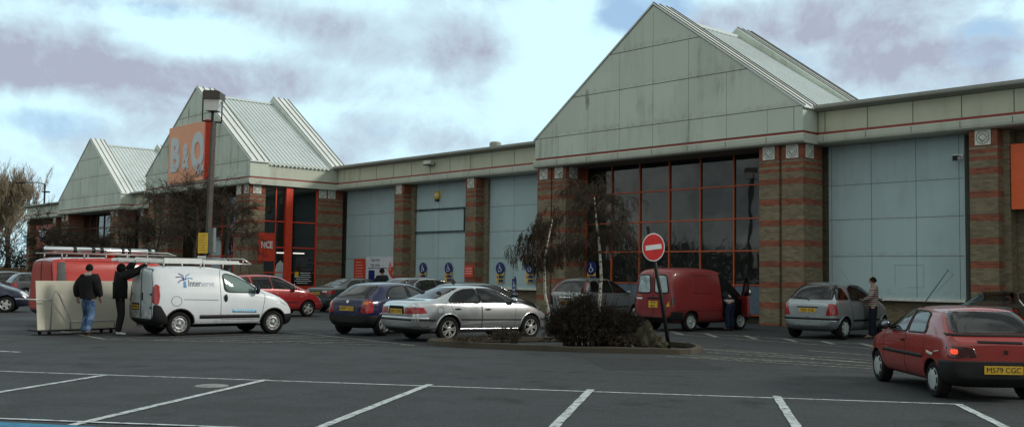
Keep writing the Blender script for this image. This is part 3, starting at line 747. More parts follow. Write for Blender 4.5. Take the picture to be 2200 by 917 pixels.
mb = MB(); [lbox(mb,-.25,.25,.021,.024,.12-.12*i,.16-.12*i) for i in range(3)]; mb.build('text_line', plain('dull_text2', (.75,.5,.45), .5), t)
# accessible-parking wall signs
places = [(838,570,'partly behind the pillar beside the white poster'),(909,571,'left of the pair under the empty sign frame'),(964,571,'right of the pair under the empty sign frame'),(1075,571,'left of the pair on the panel beside the big glazed gable'),(1139,570,'behind the small birch, right of a pair'),(1271,570,'on the glazing behind the second birch')]
def wheelchair(mb, s, d):
    P = lambda a, z: (a*s, -d, z*s)
    mb.tube([P(-.05,.62),P(-.05,.58)], .10*s, 10)
    mb.ball(P(-.06,.62), .11*s, .02, .11*s, 8)
    mb.tube([P(-.06,.46),P(-.02,.02),P(.30,-.02),P(.44,-.42)], .065*s, 6); mb.tube([P(-.05,.25),P(.25,.22)], .05*s, 6)
    mb.tube([P(-.20+.0*k if False else -.02+.36*math.cos(R(120+k*24)), -.22+.36*math.sin(R(120+k*24))) for k in range(11)], .05*s, 6)
for i, (x, y, wh) in enumerate(places):
    vv = 33.14 if i < 5 else 32.94
    u, z = FA(x, y, vv)
    t = fixed('parking_sign', 'wheelchair parking sign '+wh, 'sign', u, vv, z-.12, 'wheelchair parking signs on the wall'); t.scale = (.84,.84,.84)
    mb = MB(); lbox(mb,-.30,.30,0,.02,-.84,-.0); mb.build('yellow_plate', M['sign_yellow'], t)
    mb = MB(); mb.lathe([(0,.045),(.345,.045),(.36,.03),(.36,0)], 28, lambda a,c,h:(a,-h,c)); mb.build('blue_disc', M['sign_blue'], t)
    mb = MB(); wheelchair(mb, .34, .052); mb.build('wheelchair_symbol', M['sign_white'], t)
    mb = MB(); lbox(mb,-.12,.28,.021,.026,-.58,-.40); lbox(mb,-.12,.28,.021,.026,-.80,-.63); mb.build('blue_text_block', M['sign_blue'], t)
    mb = MB(); lbox(mb,-.28,-.16,.021,.026,-.56,-.44); mb.build('red_mark', M['sign_red'], t)
# alarm box, floodlight, roof vent, camera
t = fixed('alarm_box', 'yellow round alarm bell box high on the wall panel', 'alarm', 42.15, 33.19, 5.80)
mb = MB(); mb.lathe([(0,.14),(.12,.14),(.2,.10),(.22,.0)], 8, lambda a,c,h:(a,-h,c*1.15)); mb.build('casing', M['sign_yellow'], t)
mb = MB(); mb.lathe([(0,.16),(.07,.155),(.09,.135)], 12, lambda a,c,h:(a,-h,c+.02)); mb.build('white_badge', M['sign_white'], t)
mb = MB(); lbox(mb,-.12,.12,.02,.12,-.30,-.19); mb.build('strobe', M['ink'], t)
u, z = FA(926,351,32.4); t = fixed('floodlight', 'small pale floodlight fixed to the fascia between two gables', 'lamp', u, 32.46, z)
mb = MB(); mb.obox((0,-.22,0), .62,.26,.2, Matrix.Rotation(R(-14),3,'X')); mb.build('lamp_head', M['fascia_low'], t)
mb = MB(); mb.obox((0,-.35,-.06), .54,.01,.13, Matrix.Rotation(R(-14),3,'X')); lbox(mb,-.2,.2,.0,.1,-.12,-.06); mb.build('lens', M['black'], t)
u, z = FA(1064,316,34.6); t = fixed('roof_vent', 'small capped metal vent standing on the flat roof behind the gutter', 'vent', u, 34.6, 7.6)
mb = MB(); mb.lathe([(0,.0),(.16,0),(.16,.62),(.30,.66),(.31,.86),(.24,.92),(0,.93)], 14, lambda a,c,h:(a,c,h)); mb.build('cowl', M['gutter'], t)
u, z = FA(2057,335,32.9); t = fixed('security_camera', 'small dark security camera on a bracket high on the wall panel at the right', 'camera', u, 33.19, z)
mb = MB(); mb.tube([(0,0,0),(0,-.28,0),(0,-.34,-.05)], .025, 6); mb.obox((0,-.02,0),.14,.04,.16); mb.build('bracket', M['sign_white'], t)
mb = MB(); mb.obox((-.04,-.38,-.08), .15,.30,.14, Matrix.Rotation(R(25),3,'Z')); mb.build('housing', M['trim'], t)
mb = MB(); mb.obox((-.04,-.36,.0), .2,.36,.02, Matrix.Rotation(R(25),3,'Z')); mb.build('hood', M['sign_white'], t)
# ------------------------------------------------------------------ vehicles
# local frame: x forward, rear axle at x = 0, y to the left, z up; ground at z = 0
V_ = Vector
MIRROR = plain('door_mirror_glass', (.20,.25,.30), .12, .9)
ARCH = plain('wheel_arch_void', (.012,.012,.012), .9, spec=.1)
CARS = []
class Car:
    def __init__(s, name, label, cat, x, y, head, pt, scale=1., group='parked vehicles', **P):
        s.P = P; s.pt = pt; s.wb = P['wb']; s.r = P['r']; s.sh = P['hw']
        s.root = thing(name, label, cat, (x,y,0), R(head), group, scale)
        s.loft()
    def loft(s):
        P = s.P; xs = sorted(P['xs']); secs = []
        for x in xs:
            zb, zs, zt, w, wt = pw(P['bot'],x), pw(P['sh'],x), pw(P['top'],x), pw(P['w'],x), pw(P['wt'],x)
            H = zs-zb; p5 = (w*.955, zs); p8 = (wt, zt-min(.09,.3*(zt-zs)))
            gl = lambda t: (lerp(p5[0],p8[0],t), lerp(p5[1],p8[1],t))
            bow = .018*min(1, max(0,(zt-zs)/.3))
            h = [(0,zb),(.80*w,zb),(.965*w,zb+.16*H),(w,zb+.45*H),(w*.995,zb+.72*H),p5,gl(.12),(gl(.55)[0]+bow,gl(.55)[1]),p8,(wt*.80,zt-min(.03,.12*(zt-zs))),(0,zt)]
            secs.append([(x,a,c) for a,c in h]+[(x,-a,c) for a,c in h[-2:0:-1]])
        k = len(secs[0]); vs = [v for q in secs for v in q]; fs = []
        for i in range(len(secs)-1):
            for j in range(k): fs.append((i*k+j, i*k+(j+1)%k, (i+1)*k+(j+1)%k, (i+1)*k+j))
        nh = 10
        for e in (0, len(secs)-1):
            for j in range(nh):
                q = [e*k+j, e*k+j+1, e*k+(k-j-1)%k, e*k+(k-j)%k]
                q2 = []
                for a in q:
                    if a not in q2: q2.append(a)
                fs.append(q2 if e else q2[::-1])
        me = bpy.data.meshes.new('body'); me.from_pydata(vs, [], fs); me.materials.append(s.pt); me.materials.append(ARCH)
        bm = bmesh.new(); bm.from_mesh(me); bmesh.ops.recalc_face_normals(bm, faces=bm.faces); bm.to_mesh(me); bm.free()
        ob = bpy.data.objects.new('body', me); COL.objects.link(ob)
        sd = ob.modifiers.new('s', 'SUBSURF'); sd.levels = sd.render_levels = 2
        m1 = evaluated(ob)
        bm = bmesh.new(); bm.from_mesh(m1); s.bvh = BVHTree.FromBMesh(bm); bm.free()
        mb = MB(); mb.cur = 1
        for wx in (0, s.wb):
            for sd_ in (-1,1):
                rr = s.r*P.get('arch', 1.17)
                mb.lathe([(0,s.sh-.30),(rr,s.sh-.30),(rr,s.sh+.3),(0,s.sh+.3)], 28, lambda a,c,h: (wx+a, sd_*h, s.r+c))
        cm = mb.mesh('cut', [s.pt, ARCH]); bm = bmesh.new(); bm.from_mesh(cm); bmesh.ops.remove_doubles(bm, verts=bm.verts, dist=1e-4)
        bmesh.ops.recalc_face_normals(bm, faces=bm.faces); bm.to_mesh(cm); bm.free()
        cu = bpy.data.objects.new('cut', cm); COL.objects.link(cu)
        bo = ob.modifiers.new('b', 'BOOLEAN'); bo.operation = 'DIFFERENCE'; bo.object = cu; bo.solver = 'EXACT'
        m2 = evaluated(ob); bpy.data.objects.remove(ob); bpy.data.objects.remove(cu)
        m2.polygons.foreach_set('use_smooth', [p.material_index == 0 for p in m2.polygons])
        m2.name = 'body'; s.body_me = m2; s.body = link('body', m2, s.root); CARS.append(s)
    def hollow(s):
        """open the cabin behind the panes and furnish it"""
        P = s.P; H = max(z for _, z in P['top']); xc = [x for x in [P['xs'][0]+.02*i for i in range(400)] if x < P['xs'][-1] and pw(P['top'],x)-pw(P['sh'],x) > .16]
        x0, x1 = xc[0]+.07, xc[-1]-.05
        if P.get('cab'): x0 = P['cab']
        zc = H*.36; secs = []; n = 16
        for i in range(n+1):
            x = lerp(x0, x1, i/n); zs, zt, w, wt = pw(P['sh'],x), pw(P['top'],x), pw(P['w'],x), pw(P['wt'],x)
            zt2 = zt-.085; a = [(0,zc),(w*.82,zc),(w*.955-.085,zs-.06),(lerp(w*.955,wt,.55)-.075,lerp(zs,zt2,.5)),(wt-.085,zt2-.045),(wt*.6,zt2),(0,zt2)]
            secs.append([(x,p,q) for p,q in a]+[(x,-p,q) for p,q in a[-2:0:-1]])
        k = len(secs[0]); mb = MB(); mb.cur = 1
        mb.add([v for q in secs for v in q], [(i*k+j, i*k+(j+1)%k, (i+1)*k+(j+1)%k, (i+1)*k+j) for i in range(n) for j in range(k)] + [tuple(range(k)), tuple(range(n*k,(n+1)*k))])
        cuts = [mb.mesh('cut', [s.pt, M['cabin']])]
        mbs = {'S': MB(), 'B': MB(), 'F': MB()}
        for a, p in getattr(s, 'cut', []):
            mb = mbs.get(a, mbs['S']); mb.cur = 1
            cx_ = sum(q[0] for q in p)/len(p); cy_ = sum(q[1] for q in p)/len(p); p = [(cx_+(q[0]-cx_)*.965, cy_+(q[1]-cy_)*.94) for q in p]
            if a in 'RL': sg = -1 if a == 'R' else 1; mb.prism(p, lambda u,v,d: (u,d,v), sg*.30, sg*1.3)
            else:
                l, nm = s.hit(a, 0, cy_); d_ = -1 if a == 'B' else 1
                mb.prism(p, lambda u,v,d: (d,u,v), l.x+d_*.55, l.x-d_*.42)
        cuts += [mb.mesh('cut2', [s.pt, M['cabin']]) for mb in mbs.values() if mb.v]
        for cm in cuts:
            bm = bmesh.new(); bm.from_mesh(cm); bmesh.ops.recalc_face_normals(bm, faces=bm.faces); bm.to_mesh(cm); bm.free()
            cu = bpy.data.objects.new('cut', cm); COL.objects.link(cu); cu.parent = s.root
            bo = s.body.modifiers.new('b', 'BOOLEAN'); bo.operation = 'DIFFERENCE'; bo.object = cu; bo.solver = 'EXACT'
            me = evaluated(s.body); s.body.modifiers.clear(); s.body.data = me; bpy.data.objects.remove(cu)
        s.body.data.name = 'body'
        u = s.wb/2.6; fx = .98*u; top = H-.20
        def seat(x, y, w_, name='seat', hr=(0,)):
            m_ = MB(); Q = Matrix.Rotation(R(-14), 3, 'Y'); hb = top-.20-zc
            m_.obox((x-.05,y,zc+hb/2), .13, w_, hb, Q); m_.obox((x+.20,y,zc+.06), .5, w_, .14)
            for q in hr: m_.ball((x-.05-hb*.14,y+q,top-.07), .06,.13,.10, 10)
            m_.build(name, M['seat'], s.root, False)
        if x0 < fx-.2 or P.get('cab'): seat(fx, .36, .48); seat(fx, -.36, .48)
        if x0 < .15 and not P.get('cab'): seat(.14, 0, 1.15, 'rear_seat', (-.36,.36))
        m_ = MB(); m_.box(x1-.38, x1-.04, -.6, .6, zc, pw(P['sh'],x1)-.08); m_.build('dashboard', M['cabin'], s.root)
        m_ = MB(); c_ = V_((x1-.52, -.36, pw(P['sh'],x1)-.02)); m_.tube([c_+V_((.06*math.sin(2*PI*k/16), .18*math.cos(2*PI*k/16), .17*math.sin(2*PI*k/16))) for k in range(17)], .016, 5, False); m_.build('steering_wheel', M['black'], s.root, True)
    # project a 2D outline on to the body and give it a small thickness
    def hit(s, axis, a, b):
        o, d = {'R': ((a,-3,b),(0,1,0)), 'L': ((a,3,b),(0,-1,0)), 'B': ((-4,a,b),(1,0,0)), 'F': ((9,a,b),(-1,0,0)), 'T': ((a,b,5),(0,0,-1))}[axis]
        loc, nrm, i, dist = s.bvh.ray_cast(Vector(o), Vector(d))
        if loc is None:
            loc, nrm, i, dist = s.bvh.find_nearest(Vector(o)+Vector(d)*(2.2 if axis in 'RL' else 3.5))
        if nrm.dot(Vector(d)) > 0: nrm = -nrm
        return loc, nrm
    def patch(s, name, axis, poly, mat, off=.006, parent=None, nr=12, nc=14, mb=None, skirt=True):
        if name == 'windscreen' or (name == 'rear_window' and isinstance(mat, str)): s.cut = getattr(s, 'cut', []) + [(axis, poly)]
        own = mb is None; mb = mb or MB(); ys = [p[1] for p in poly]; y0, y1 = min(ys), max(ys); n = len(poly); rows = []
        for i in range(nr+1):
            t = .5-.5*math.cos(PI*i/nr); t = min(max(t, .002), .998); y = lerp(y0, y1, t); xs = []
            for k in range(n):
                a, c = poly[k], poly[(k+1)%n]
                if (a[1] <= y) != (c[1] <= y): xs.append(a[0]+(c[0]-a[0])*(y-a[1])/(c[1]-a[1]))
            if len(xs) >= 2: rows.append((y, min(xs), max(xs)))
        nr = len(rows)-1; o = len(mb.v); under = []
        for y, xa, xb in rows:
            for j in range(nc+1):
                l, nm = s.hit(axis, lerp(xa,xb,j/nc), y); mb.v.append(tuple(l+nm*off)); under.append(tuple(l-nm*.008))
        c = nc+1; fs = [(i*c+j, i*c+j+1, (i+1)*c+j+1, (i+1)*c+j) for i in range(nr) for j in range(nc)]
        ring = list(range(c)) + [i*c+nc for i in range(1,nr+1)] + [nr*c+j for j in range(nc-1,-1,-1)] + [i*c for i in range(nr-1,0,-1)]
        for f in fs: mb.f.append([q+o for q in f]); mb.m.append(mb.cur)
        o2 = len(mb.v); L = len(ring); mb.v += [under[q] for q in ring] if skirt else []
        for i in range(L if skirt else 0): mb.f.append([o+ring[i], o+ring[(i+1)%L], o2+(i+1)%L, o2+i]); mb.m.append(mb.cur)
        if own:
            ob = mb.build(name, M[mat] if isinstance(mat, str) else mat, parent or s.root, True); return ob
    def strip(s, name, axis, pts, wd, mat, off=.004, parent=None, closed=False, step=.06):
        mb = MB(); pts = [Vector(p) for p in pts]
        if closed: pts.append(pts[0])
        q = []
        for a, c in zip(pts, pts[1:]):
            k = max(1, int((c-a).length/step)); q += [a.lerp(c, i/k) for i in range(k)]
        q.append(pts[-1]); vs = []
        for i, p in enumerate(q):
            t = (q[min(i+1,len(q)-1)]-q[max(i-1,0)]).normalized(); nn = Vector((-t.y,t.x))*wd/2
            for sg in (-1,1):
                l, nm = s.hit(axis, *(p+nn*sg)); vs.append(tuple(l+nm*off))
            for sg in (-1,1):
                l, nm = s.hit(axis, *(p+nn*sg)); vs.append(tuple(l-nm*.006))
        fs = []
        for i in range(len(q)-1):
            a, c = 4*i, 4*(i+1); fs += [(a,a+1,c+1,c),(a,c,c+2,a+2),(a+1,a+3,c+3,c+1)]
        mb.add(vs, fs); return mb.build(name, M[mat] if isinstance(mat, str) else mat, parent or s.root, True)
    def clip(s, name, planes, mat, off=.012, parent=None):
        """a shell lifted off the body where all planes keep it: (point, normal) keeps the side normal points to"""
        bm = bmesh.new(); bm.from_mesh(s.body_me)
        bmesh.ops.delete(bm, geom=[f for f in bm.faces if f.material_index == 1], context='FACES')
        for p, n in planes:
            bmesh.ops.bisect_plane(bm, geom=bm.verts[:]+bm.edges[:]+bm.faces[:], dist=1e-5, plane_co=p, plane_no=n, clear_inner=True)
        bm.normal_update()
        if not bm.faces: bm.free(); return None
        r = bmesh.ops.extrude_face_region(bm, geom=bm.faces[:]); ex = [v for v in r['geom'] if isinstance(v, bmesh.types.BMVert)]
        nrm = {v: v.normal.copy() for v in ex}
        old = set(bm.verts)-set(ex)
        for v in ex: v.co += nrm[v]*off
        for v in old: v.co -= v.normal*.004 if v.normal.length else Vector()
        me = bpy.data.meshes.new(name); bm.to_mesh(me); bm.free(); me.materials.clear(); me.materials.append(M[mat] if isinstance(mat, str) else mat)
        me.polygons.foreach_set('use_smooth', [True]*len(me.polygons)); me.polygons.foreach_set('material_index', [0]*len(me.polygons))
        return link(name, me, parent or s.root)
    def sides(s, fn, which='RL'):
        for a in which: fn(a)
    def windows(s, polys, mat='car_glass', surround=True, r=.05, which='RL'):
        s.cut = getattr(s, 'cut', []) + [(a, p) for a in which for p in polys]
        for a in which:
            for p in polys:
                q = soften(p, r)
                w_ = s.patch('side_window', a, q, mat, .007)
                if surround: s.strip('window_seal', a, q, .022, 'black', .009, w_, True)
    def door(s, poly, hx=None, hz=None, hmat='black', which='RL', hl=.17, hh=.020):
        for a in which:
            d = s.patch('door', a, soften(poly, .06), s.pt, .0025, nr=14, nc=10, skirt=False)
            s.strip('door_gap', a, soften(poly, .06), .009, 'trim', .0042, d, True)
            if hx is not None:
                l, nm = s.hit(a, hx, hz); mb = MB(); mb.ball(l+nm*.018, hl/2, .024, hh, 10); mb.build('handle', M[hmat] if isinstance(hmat,str) else hmat, d, True)
    def wheels(s, kind='steel', rim='steel', n=5):
        r = s.r; hw = s.sh-.02
        for wx in (0, s.wb):
            for sg in (-1,1):
                w_ = thing('wheel', None, None, (wx, sg*hw, r)); w_.parent = s.root
                F = lambda a,c,h: (a, sg*(h), c); Wd = .19
                mb = MB(); mb.lathe([(r*.62,-Wd),(r*.90,-Wd),(r*.985,-Wd+.02),(r,-Wd+.05),(r,-.05),(r*.985,-.02),(r*.90,-.002),(r*.80,.004),(r*.68,-.004),(r*.655,-.02),(r*.62,-.05)], 32, F)
                mb.build('tyre', M['rubber'], w_, True)
                mb = MB()
                if kind == 'steel':
                    mb.lathe([(r*.66,-.012),(r*.63,.0),(r*.60,-.03),(r*.55,-.045),(r*.46,-.015),(r*.36,-.02),(r*.24,-.035),(r*.20,-.03),(r*.18,-.012),(0,-.010)], 28, F)
                    rb = mb.build('rim', M[rim], w_, True)
                    mb = MB()
                    for k in range(10):
                        a = 2*PI*k/10; c = Vector((.505*r*math.cos(a), 0, .505*r*math.sin(a)))
                        mb.lathe([(0,.002),(.038*r*1.7,.002),(.038*r*1.7,-.05)], 8, lambda p,q,h: (c.x+p, sg*(h-.03), c.z+q))
                    for k in range(4):
                        a = 2*PI*k/4+.4; c = Vector((.27*r*math.cos(a), 0, .27*r*math.sin(a)))
                        mb.lathe([(0,.004),(.055*r,.004),(.055*r,-.04)], 8, lambda p,q,h: (c.x+p, sg*(h-.028), c.z+q))
                    mb.build('vent_hole', M['black'], rb)
                elif kind == 'cap':
                    mb.lathe([(r*.66,-.012),(r*.64,.004),(r*.58,.008),(r*.40,.022),(r*.18,.030),(0,.032)], 28, F)
                    rb = mb.build('rim', M[rim], w_, True); mb = MB()
                    for k in range(n):
                        a = 2*PI*k/n; Q = Matrix.Rotation(-a, 3, 'Y')
                        mb.obox(Q @ Vector((r*.555,0,0)) + Vector((0,sg*.006,0)), .05, .010, .085, Q)
                    mb.build('vent_slot', M['black'], rb)
                else:
                    mb.lathe([(r*.67,-.010),(r*.64,.004),(r*.60,-.008),(r*.595,-.05)], 32, F)
                    for k in range(n):
                        a0 = 2*PI*k/n
                        for da in ((-.22,.22) if kind == 'split' else (0,)):
                            a = a0+da*.9; Q = Matrix.Rotation(-a, 3, 'Y'); wd = .020 if kind == 'split' else .055
                            P_ = lambda x,y,z: Q @ Vector((x,y,z))
                            mb.add([P_(.10*r,sg*-.03,-wd*1.1),P_(.10*r,sg*-.03,wd*1.1),P_(.63*r,sg*-.012,wd*.8),P_(.63*r,sg*-.012,-wd*.8),
                                    P_(.10*r,sg*.0,-wd*.8),P_(.10*r,sg*.0,wd*.8),P_(.63*r,sg*.002,wd*.6),P_(.63*r,sg*.002,-wd*.6)],
                                   [(0,1,2,3),(4,5,6,7),(0,1,5,4),(1,2,6,5),(2,3,7,6),(3,0,4,7)])
                    mb.lathe([(.19*r,-.03),(.19*r,.002),(.12*r,.006),(0,.006)], 16, F)
                    rb = mb.build('rim', M[rim], w_); mb = MB()
                    mb.lathe([(0,-.075),(r*.62,-.075)], 24, F); mb.build('brake_backing', M['black'], rb)
    def plate(s, z, txt, mat='plate_y', y=0., axis='B', w=.52, h=.112, font=.115, two=None):
        l, nm = s.hit(axis, y, z); x = l.x
        sgn = -1 if axis == 'B' else 1
        p = thing('number_plate', None, None, (x+sgn*s.P.get('po',.012), y, z)); p.parent = s.root
        tl = math.atan2(nm.z, -nm.x if axis == 'B' else nm.x); p.rotation_euler = (0, sgn*-tl if axis=='F' else tl, 0)
        mb = MB(); mb.box(-.006 if axis=='B' else -.01, .01 if axis=='B' else .006, -w/2, w/2, -h/2, h/2); mb.build('plate', M[mat], p)
        rt = (0,-1,0) if axis == 'B' else (0,1,0)
        if two: 
            text('lettering', two[0], font, M['ink'], p, (sgn*.008,0,.055), rt, (0,0,1), extrude=.001); text('lettering', two[1], font, M['ink'], p, (sgn*.008,0,-.055), rt, (0,0,1), bold=.003, extrude=.001)
        else: text('lettering', txt, font, M['ink'], p, (sgn*.008,0,-.002), rt, (0,0,1), extrude=.001, sx=.96)
    def mirror(s, x, z, mat=None, which='RL', sz=(.09,.11,.075)):
        for a in which:
            sg = -1 if a == 'R' else 1; l, nm = s.hit(a, x, z); mb = MB()
            mb.tube([l-nm*.03, l+Vector((0,sg*.06,.02))], .025, 6); mb.ball(l+Vector((-.01,sg*.13,.045)), *sz, n=12)
            m_ = mb.build('wing_mirror', mat or s.pt, s.root, True)
            mb = MB(); c = l+Vector((-.01-sz[0]*.82,sg*.13,.045)); mb.ball(c, .02, sz[1]*.72, sz[2]*.72, 10); mb.build('mirror_glass', MIRROR, m_, True)
    def arch_trim(s, mat, wd=.05, off=.012):
        for a in 'RL':
            for wx in (0, s.wb):
                rr = s.r*s.P.get('arch',1.17)+wd*.35
                s.strip('arch_trim', a, [(wx+rr*math.cos(R(q)), s.r+rr*math.sin(R(q))) for q in range(-8,189,14)], wd, mat, off)
def body(L0, L1, H, hw, **k): return k
def bottoms(x0, x1, wb, z=.2, ze=.32): return [(x0,ze+.08),(x0+.07,ze),(x0+.25,z),(wb+.3,z),(x1-.2,z),(x1-.04,ze-.04),(x1,ze+.08)]
def fill_bumper(c, x, z, mat, rear=True, zlo=None, off=.012):
    n = (-1,0,0) if rear else (1,0,0); pl = [((x,0,0), n), ((0,0,z),(0,0,-1))]
    if zlo: pl.append(((0,0,zlo),(0,0,1)))
    return c.clip('bumper', pl, mat, off)

# ---- silver saloon
c = Car('saloon_car', 'silver four-door saloon with alloy wheels parked beside the planted island', 'car', -2.05, 25.95, 40.0, paint('silver_paint', (.60,.625,.64), .9, .24, .06), .985,
  wb=2.725, r=.318, hw=.87,
  xs=[-1.03,-1.0,-.93,-.8,-.5,-.36,.0,.38,.52,.9,1.3,1.6,1.76,2.1,2.45,2.58,3.0,3.25,3.4,3.46],
  top=[(-1.03,.88),(-1.0,.95),(-.93,1.0),(-.8,1.025),(-.36,1.055),(.0,1.22),(.38,1.365),(.52,1.395),(.9,1.425),(1.3,1.425),(1.6,1.395),(1.76,1.355),(2.45,1.01),(2.58,.975),(3.0,.89),(3.25,.80),(3.4,.70),(3.46,.62)],
  sh=[(-1.03,.80),(-.93,.92),(-.36,.965),(0,.97),(2.45,.93),(3.0,.80),(3.46,.55)], bot=bottoms(-1.03,3.46,2.725,.19,.30),
  w=[(-1.03,.66),(-.93,.78),(-.5,.855),(0,.875),(2.7,.875),(3.2,.82),(3.4,.70),(3.46,.6)], wt=[(-1.03,.55),(-.8,.66),(-.36,.66),(.38,.53),(1.3,.56),(1.76,.56),(2.5,.68),(3.2,.6),(3.46,.45)])
c.windows([[(.02,.995),(.10,1.08),(.36,1.22),(.62,1.30),(.99,1.325),(1.02,.985)],[(1.07,.985),(1.05,1.328),(1.45,1.325),(1.72,1.25),(2.14,1.03),(2.18,.975)]])
c.patch('rear_window', 'B', soften([(-.60,1.075),(.60,1.075),(.47,1.345),(-.47,1.345)], .06), 'car_glass_blue')
c.patch('windscreen', 'F', soften([(-.63,1.03),(.63,1.03),(.50,1.35),(-.50,1.35)], .06), 'car_glass')
c.door([(1.05,.30),(2.13,.30),(2.19,.95),(1.05,.965)], 1.24, .80, hl=.21); c.door([(.36,.42),(.47,.30),(1.03,.30),(1.03,.965),(.06,.97),(.10,.80)], .26, .815, hl=.21)
for a in 'RL':
    c.strip('rubbing_strip', a, [(.36,.555),(2.36,.525)], .040, 'black', .012); c.strip('sill_trim', a, [(.36,.31),(2.30,.28)], .045, c.pt, .016)
    c.strip('filler_flap', a, soften([(-.36,.70),(-.18,.70),(-.18,.86),(-.36,.86)],.04), .010, 'trim', .003, closed=True)
for sg in (-1,1):
    a = 'R' if sg < 0 else 'L'
    c.patch('tail_lamp', 'B', soften([(sg*.36,.70),(sg*.755,.70),(sg*.755,.85),(sg*.40,.86)],.02), 'lamp_red', .008)
    t_ = c.patch('tail_lamp', a, soften([(-1.01,.70),(-.66,.72),(-.74,.86),(-1.01,.87)],.02), 'lamp_red', .008)
    c.patch('indicator', a, soften([(-.97,.865),(-.76,.86),(-.82,.90),(-.95,.905)],.01), 'lamp_white', .009, t_)
    c.patch('headlight', 'F', soften([(sg*.30,.60),(sg*.68,.60),(sg*.70,.72),(sg*.32,.74)],.03), 'lamp_white', .008)
c.strip('bumper_strip', 'B', [(-.72,.555),(.72,.555)], .045, 'black', .012)
for a in 'RL': c.strip('bumper_strip', a, [(-.99,.555),(-.42,.55)], .045, 'black', .012)
c.clip('bumper', [((-.60,0,0),(-1,0,0)),((0,0,.62),(0,0,-1)),((0,0,.38),(0,0,1))], c.pt, .010)
c.clip('valance', [((-.5,0,0),(-1,0,0)),((0,0,.34),(0,0,-1))], 'trim', .006)
c.patch('plate_recess', 'B', soften([(-.34,.69),(.34,.69),(.33,.845),(-.33,.845)],.02), 'trim', .004); c.plate(.755, 'J200 OMO', h=.12); c.strip('boot_handle', 'B', [(-.30,.865),(.30,.865)], .05, 'black', .014)
c.strip('boot_gap', 'B', [(-.69,.665),(-.36,.655),(.36,.655),(.69,.665)], .012, 'black', .003)
c.mirror(2.08, .985, None); c.wheels('split', 'alloy', 5); c.arch_trim(c.pt, .04, .008)

# ---- white van
c = Car('panel_van', 'small dirty white panel van with ladder rack and blue palm-like logo', 'van', -8.93, 26.58, 41.2, paint('white_paint', (.66,.70,.73), 0., .30, .30, .7), 1.035, group='vans in the car park',
  cab=.95, wb=2.53, r=.300, hw=.83, arch=1.20,
  xs=[-.66,-.63,-.55,-.35,.0,.5,1.0,1.3,1.6,1.9,2.25,2.42,2.7,2.95,3.12,3.2],
  top=[(-.66,1.60),(-.63,1.66),(-.55,1.70),(-.35,1.725),(.5,1.74),(1.0,1.725),(1.3,1.68),(1.6,1.58),(2.25,1.19),(2.42,1.12),(2.7,1.02),(2.95,.90),(3.12,.76),(3.2,.62)],
  sh=[(-.66,1.02),(0,1.06),(1.6,1.02),(2.3,1.0),(2.7,.92),(2.95,.80),(3.2,.56)], bot=bottoms(-.66,3.2,2.53,.20,.30),
  w=[(-.66,.76),(-.55,.81),(-.2,.85),(2.6,.85),(2.9,.80),(3.12,.66),(3.2,.54)], wt=[(-.66,.60),(-.4,.645),(1.0,.645),(1.6,.60),(2.3,.68),(2.7,.66),(3.2,.42)])
c.windows([[(1.16,1.115),(1.13,1.50),(1.22,1.545),(1.52,1.475),(1.90,1.285),(2.12,1.10),(2.08,1.06),(1.3,1.075)]], r=.07)
c.patch('windscreen', 'F', soften([(-.64,1.19),(.64,1.19),(.52,1.60),(-.52,1.60)],.06), 'car_glass')
c.door([(1.05,.40),(2.16,.40),(2.28,1.02),(1.5,1.60),(1.08,1.64),(1.05,1.4)], 1.18, .93, 'black', hl=.10, hh=.10)
for a in 'RL':
    c.strip('rubbing_strip', a, [(.50,.475),(2.12,.475)], .085, 'trim', .014)
    c.strip('filler_flap', a, [(-.10+.13*math.cos(R(q)), .86+.12*math.sin(R(q))) for q in range(0,360,24)], .010, 'trim', .003, closed=True)
    c.strip('door_rail', a, [(.08,.90),(.98,.885)], .012, 'trim', .003)
for sg in (-1,1):
    a = 'R' if sg < 0 else 'L'
    c.patch('tail_lamp', a, soften([(-.64,.78),(-.535,.78),(-.50,1.0),(-.515,1.25),(-.62,1.27)],.04), 'lamp_red', .014)
    c.patch('tail_lamp', 'B', soften([(sg*.69,.82),(sg*.78,.82),(sg*.74,1.22),(sg*.69,1.22)],.02), 'lamp_red', .012)
    c.patch('headlight', a, soften([(2.72,.83),(2.98,.72),(3.05,.80),(2.80,.97)],.04), 'lamp_white', .010)
    d = c.patch('rear_door', 'B', soften([(sg*.02,.42),(sg*.66,.42),(sg*.64,1.30),(sg*.55,1.62),(sg*.02,1.66)],.05), paint('white_door_paint', (.58,.63,.65), 0., .35, .75, .5, 1.3), .006)
    c.strip('door_gap', 'B', soften([(sg*.02,.42),(sg*.66,.42),(sg*.64,1.30),(sg*.55,1.62),(sg*.02,1.66)],.05), .016, 'trim', .0065, d, True)
    for z in (.70,1.02): c.strip('hinge', 'B', [(sg*.56,z),(sg*.66,z)], .035, 'black', .02, d)
    c.patch('bumper_corner', a, soften([(-.64,.30),(-.28,.30),(-.34,.50),(-.50,.76),(-.64,.78)],.04), 'trim', .016)
c.strip('door_handle', 'B', [(-.10,.86),(-.10,1.06)], .055, 'black', .02)
c.patch('plate_recess', 'B', soften([(.10,.62),(.62,.62),(.62,.80),(.10,.80)],.02), 'trim', .008); c.plate(.70, 'YK59 VSN', y=.36, w=.44, h=.11, font=.09)
fill_bumper(c, -.42, .42, 'trim'); fill_bumper(c, 2.82, .52, 'trim', False)
c.clip('sill_dirt', [((.36,0,0),(1,0,0)),((2.12,0,0),(-1,0,0)),((0,0,.30),(0,0,-1))], 'trim', .004)
c.arch_trim('trim', .035, .010); c.mirror(2.02, 1.10, M['black'], sz=(.07,.10,.12)); c.wheels('steel', 'steel')
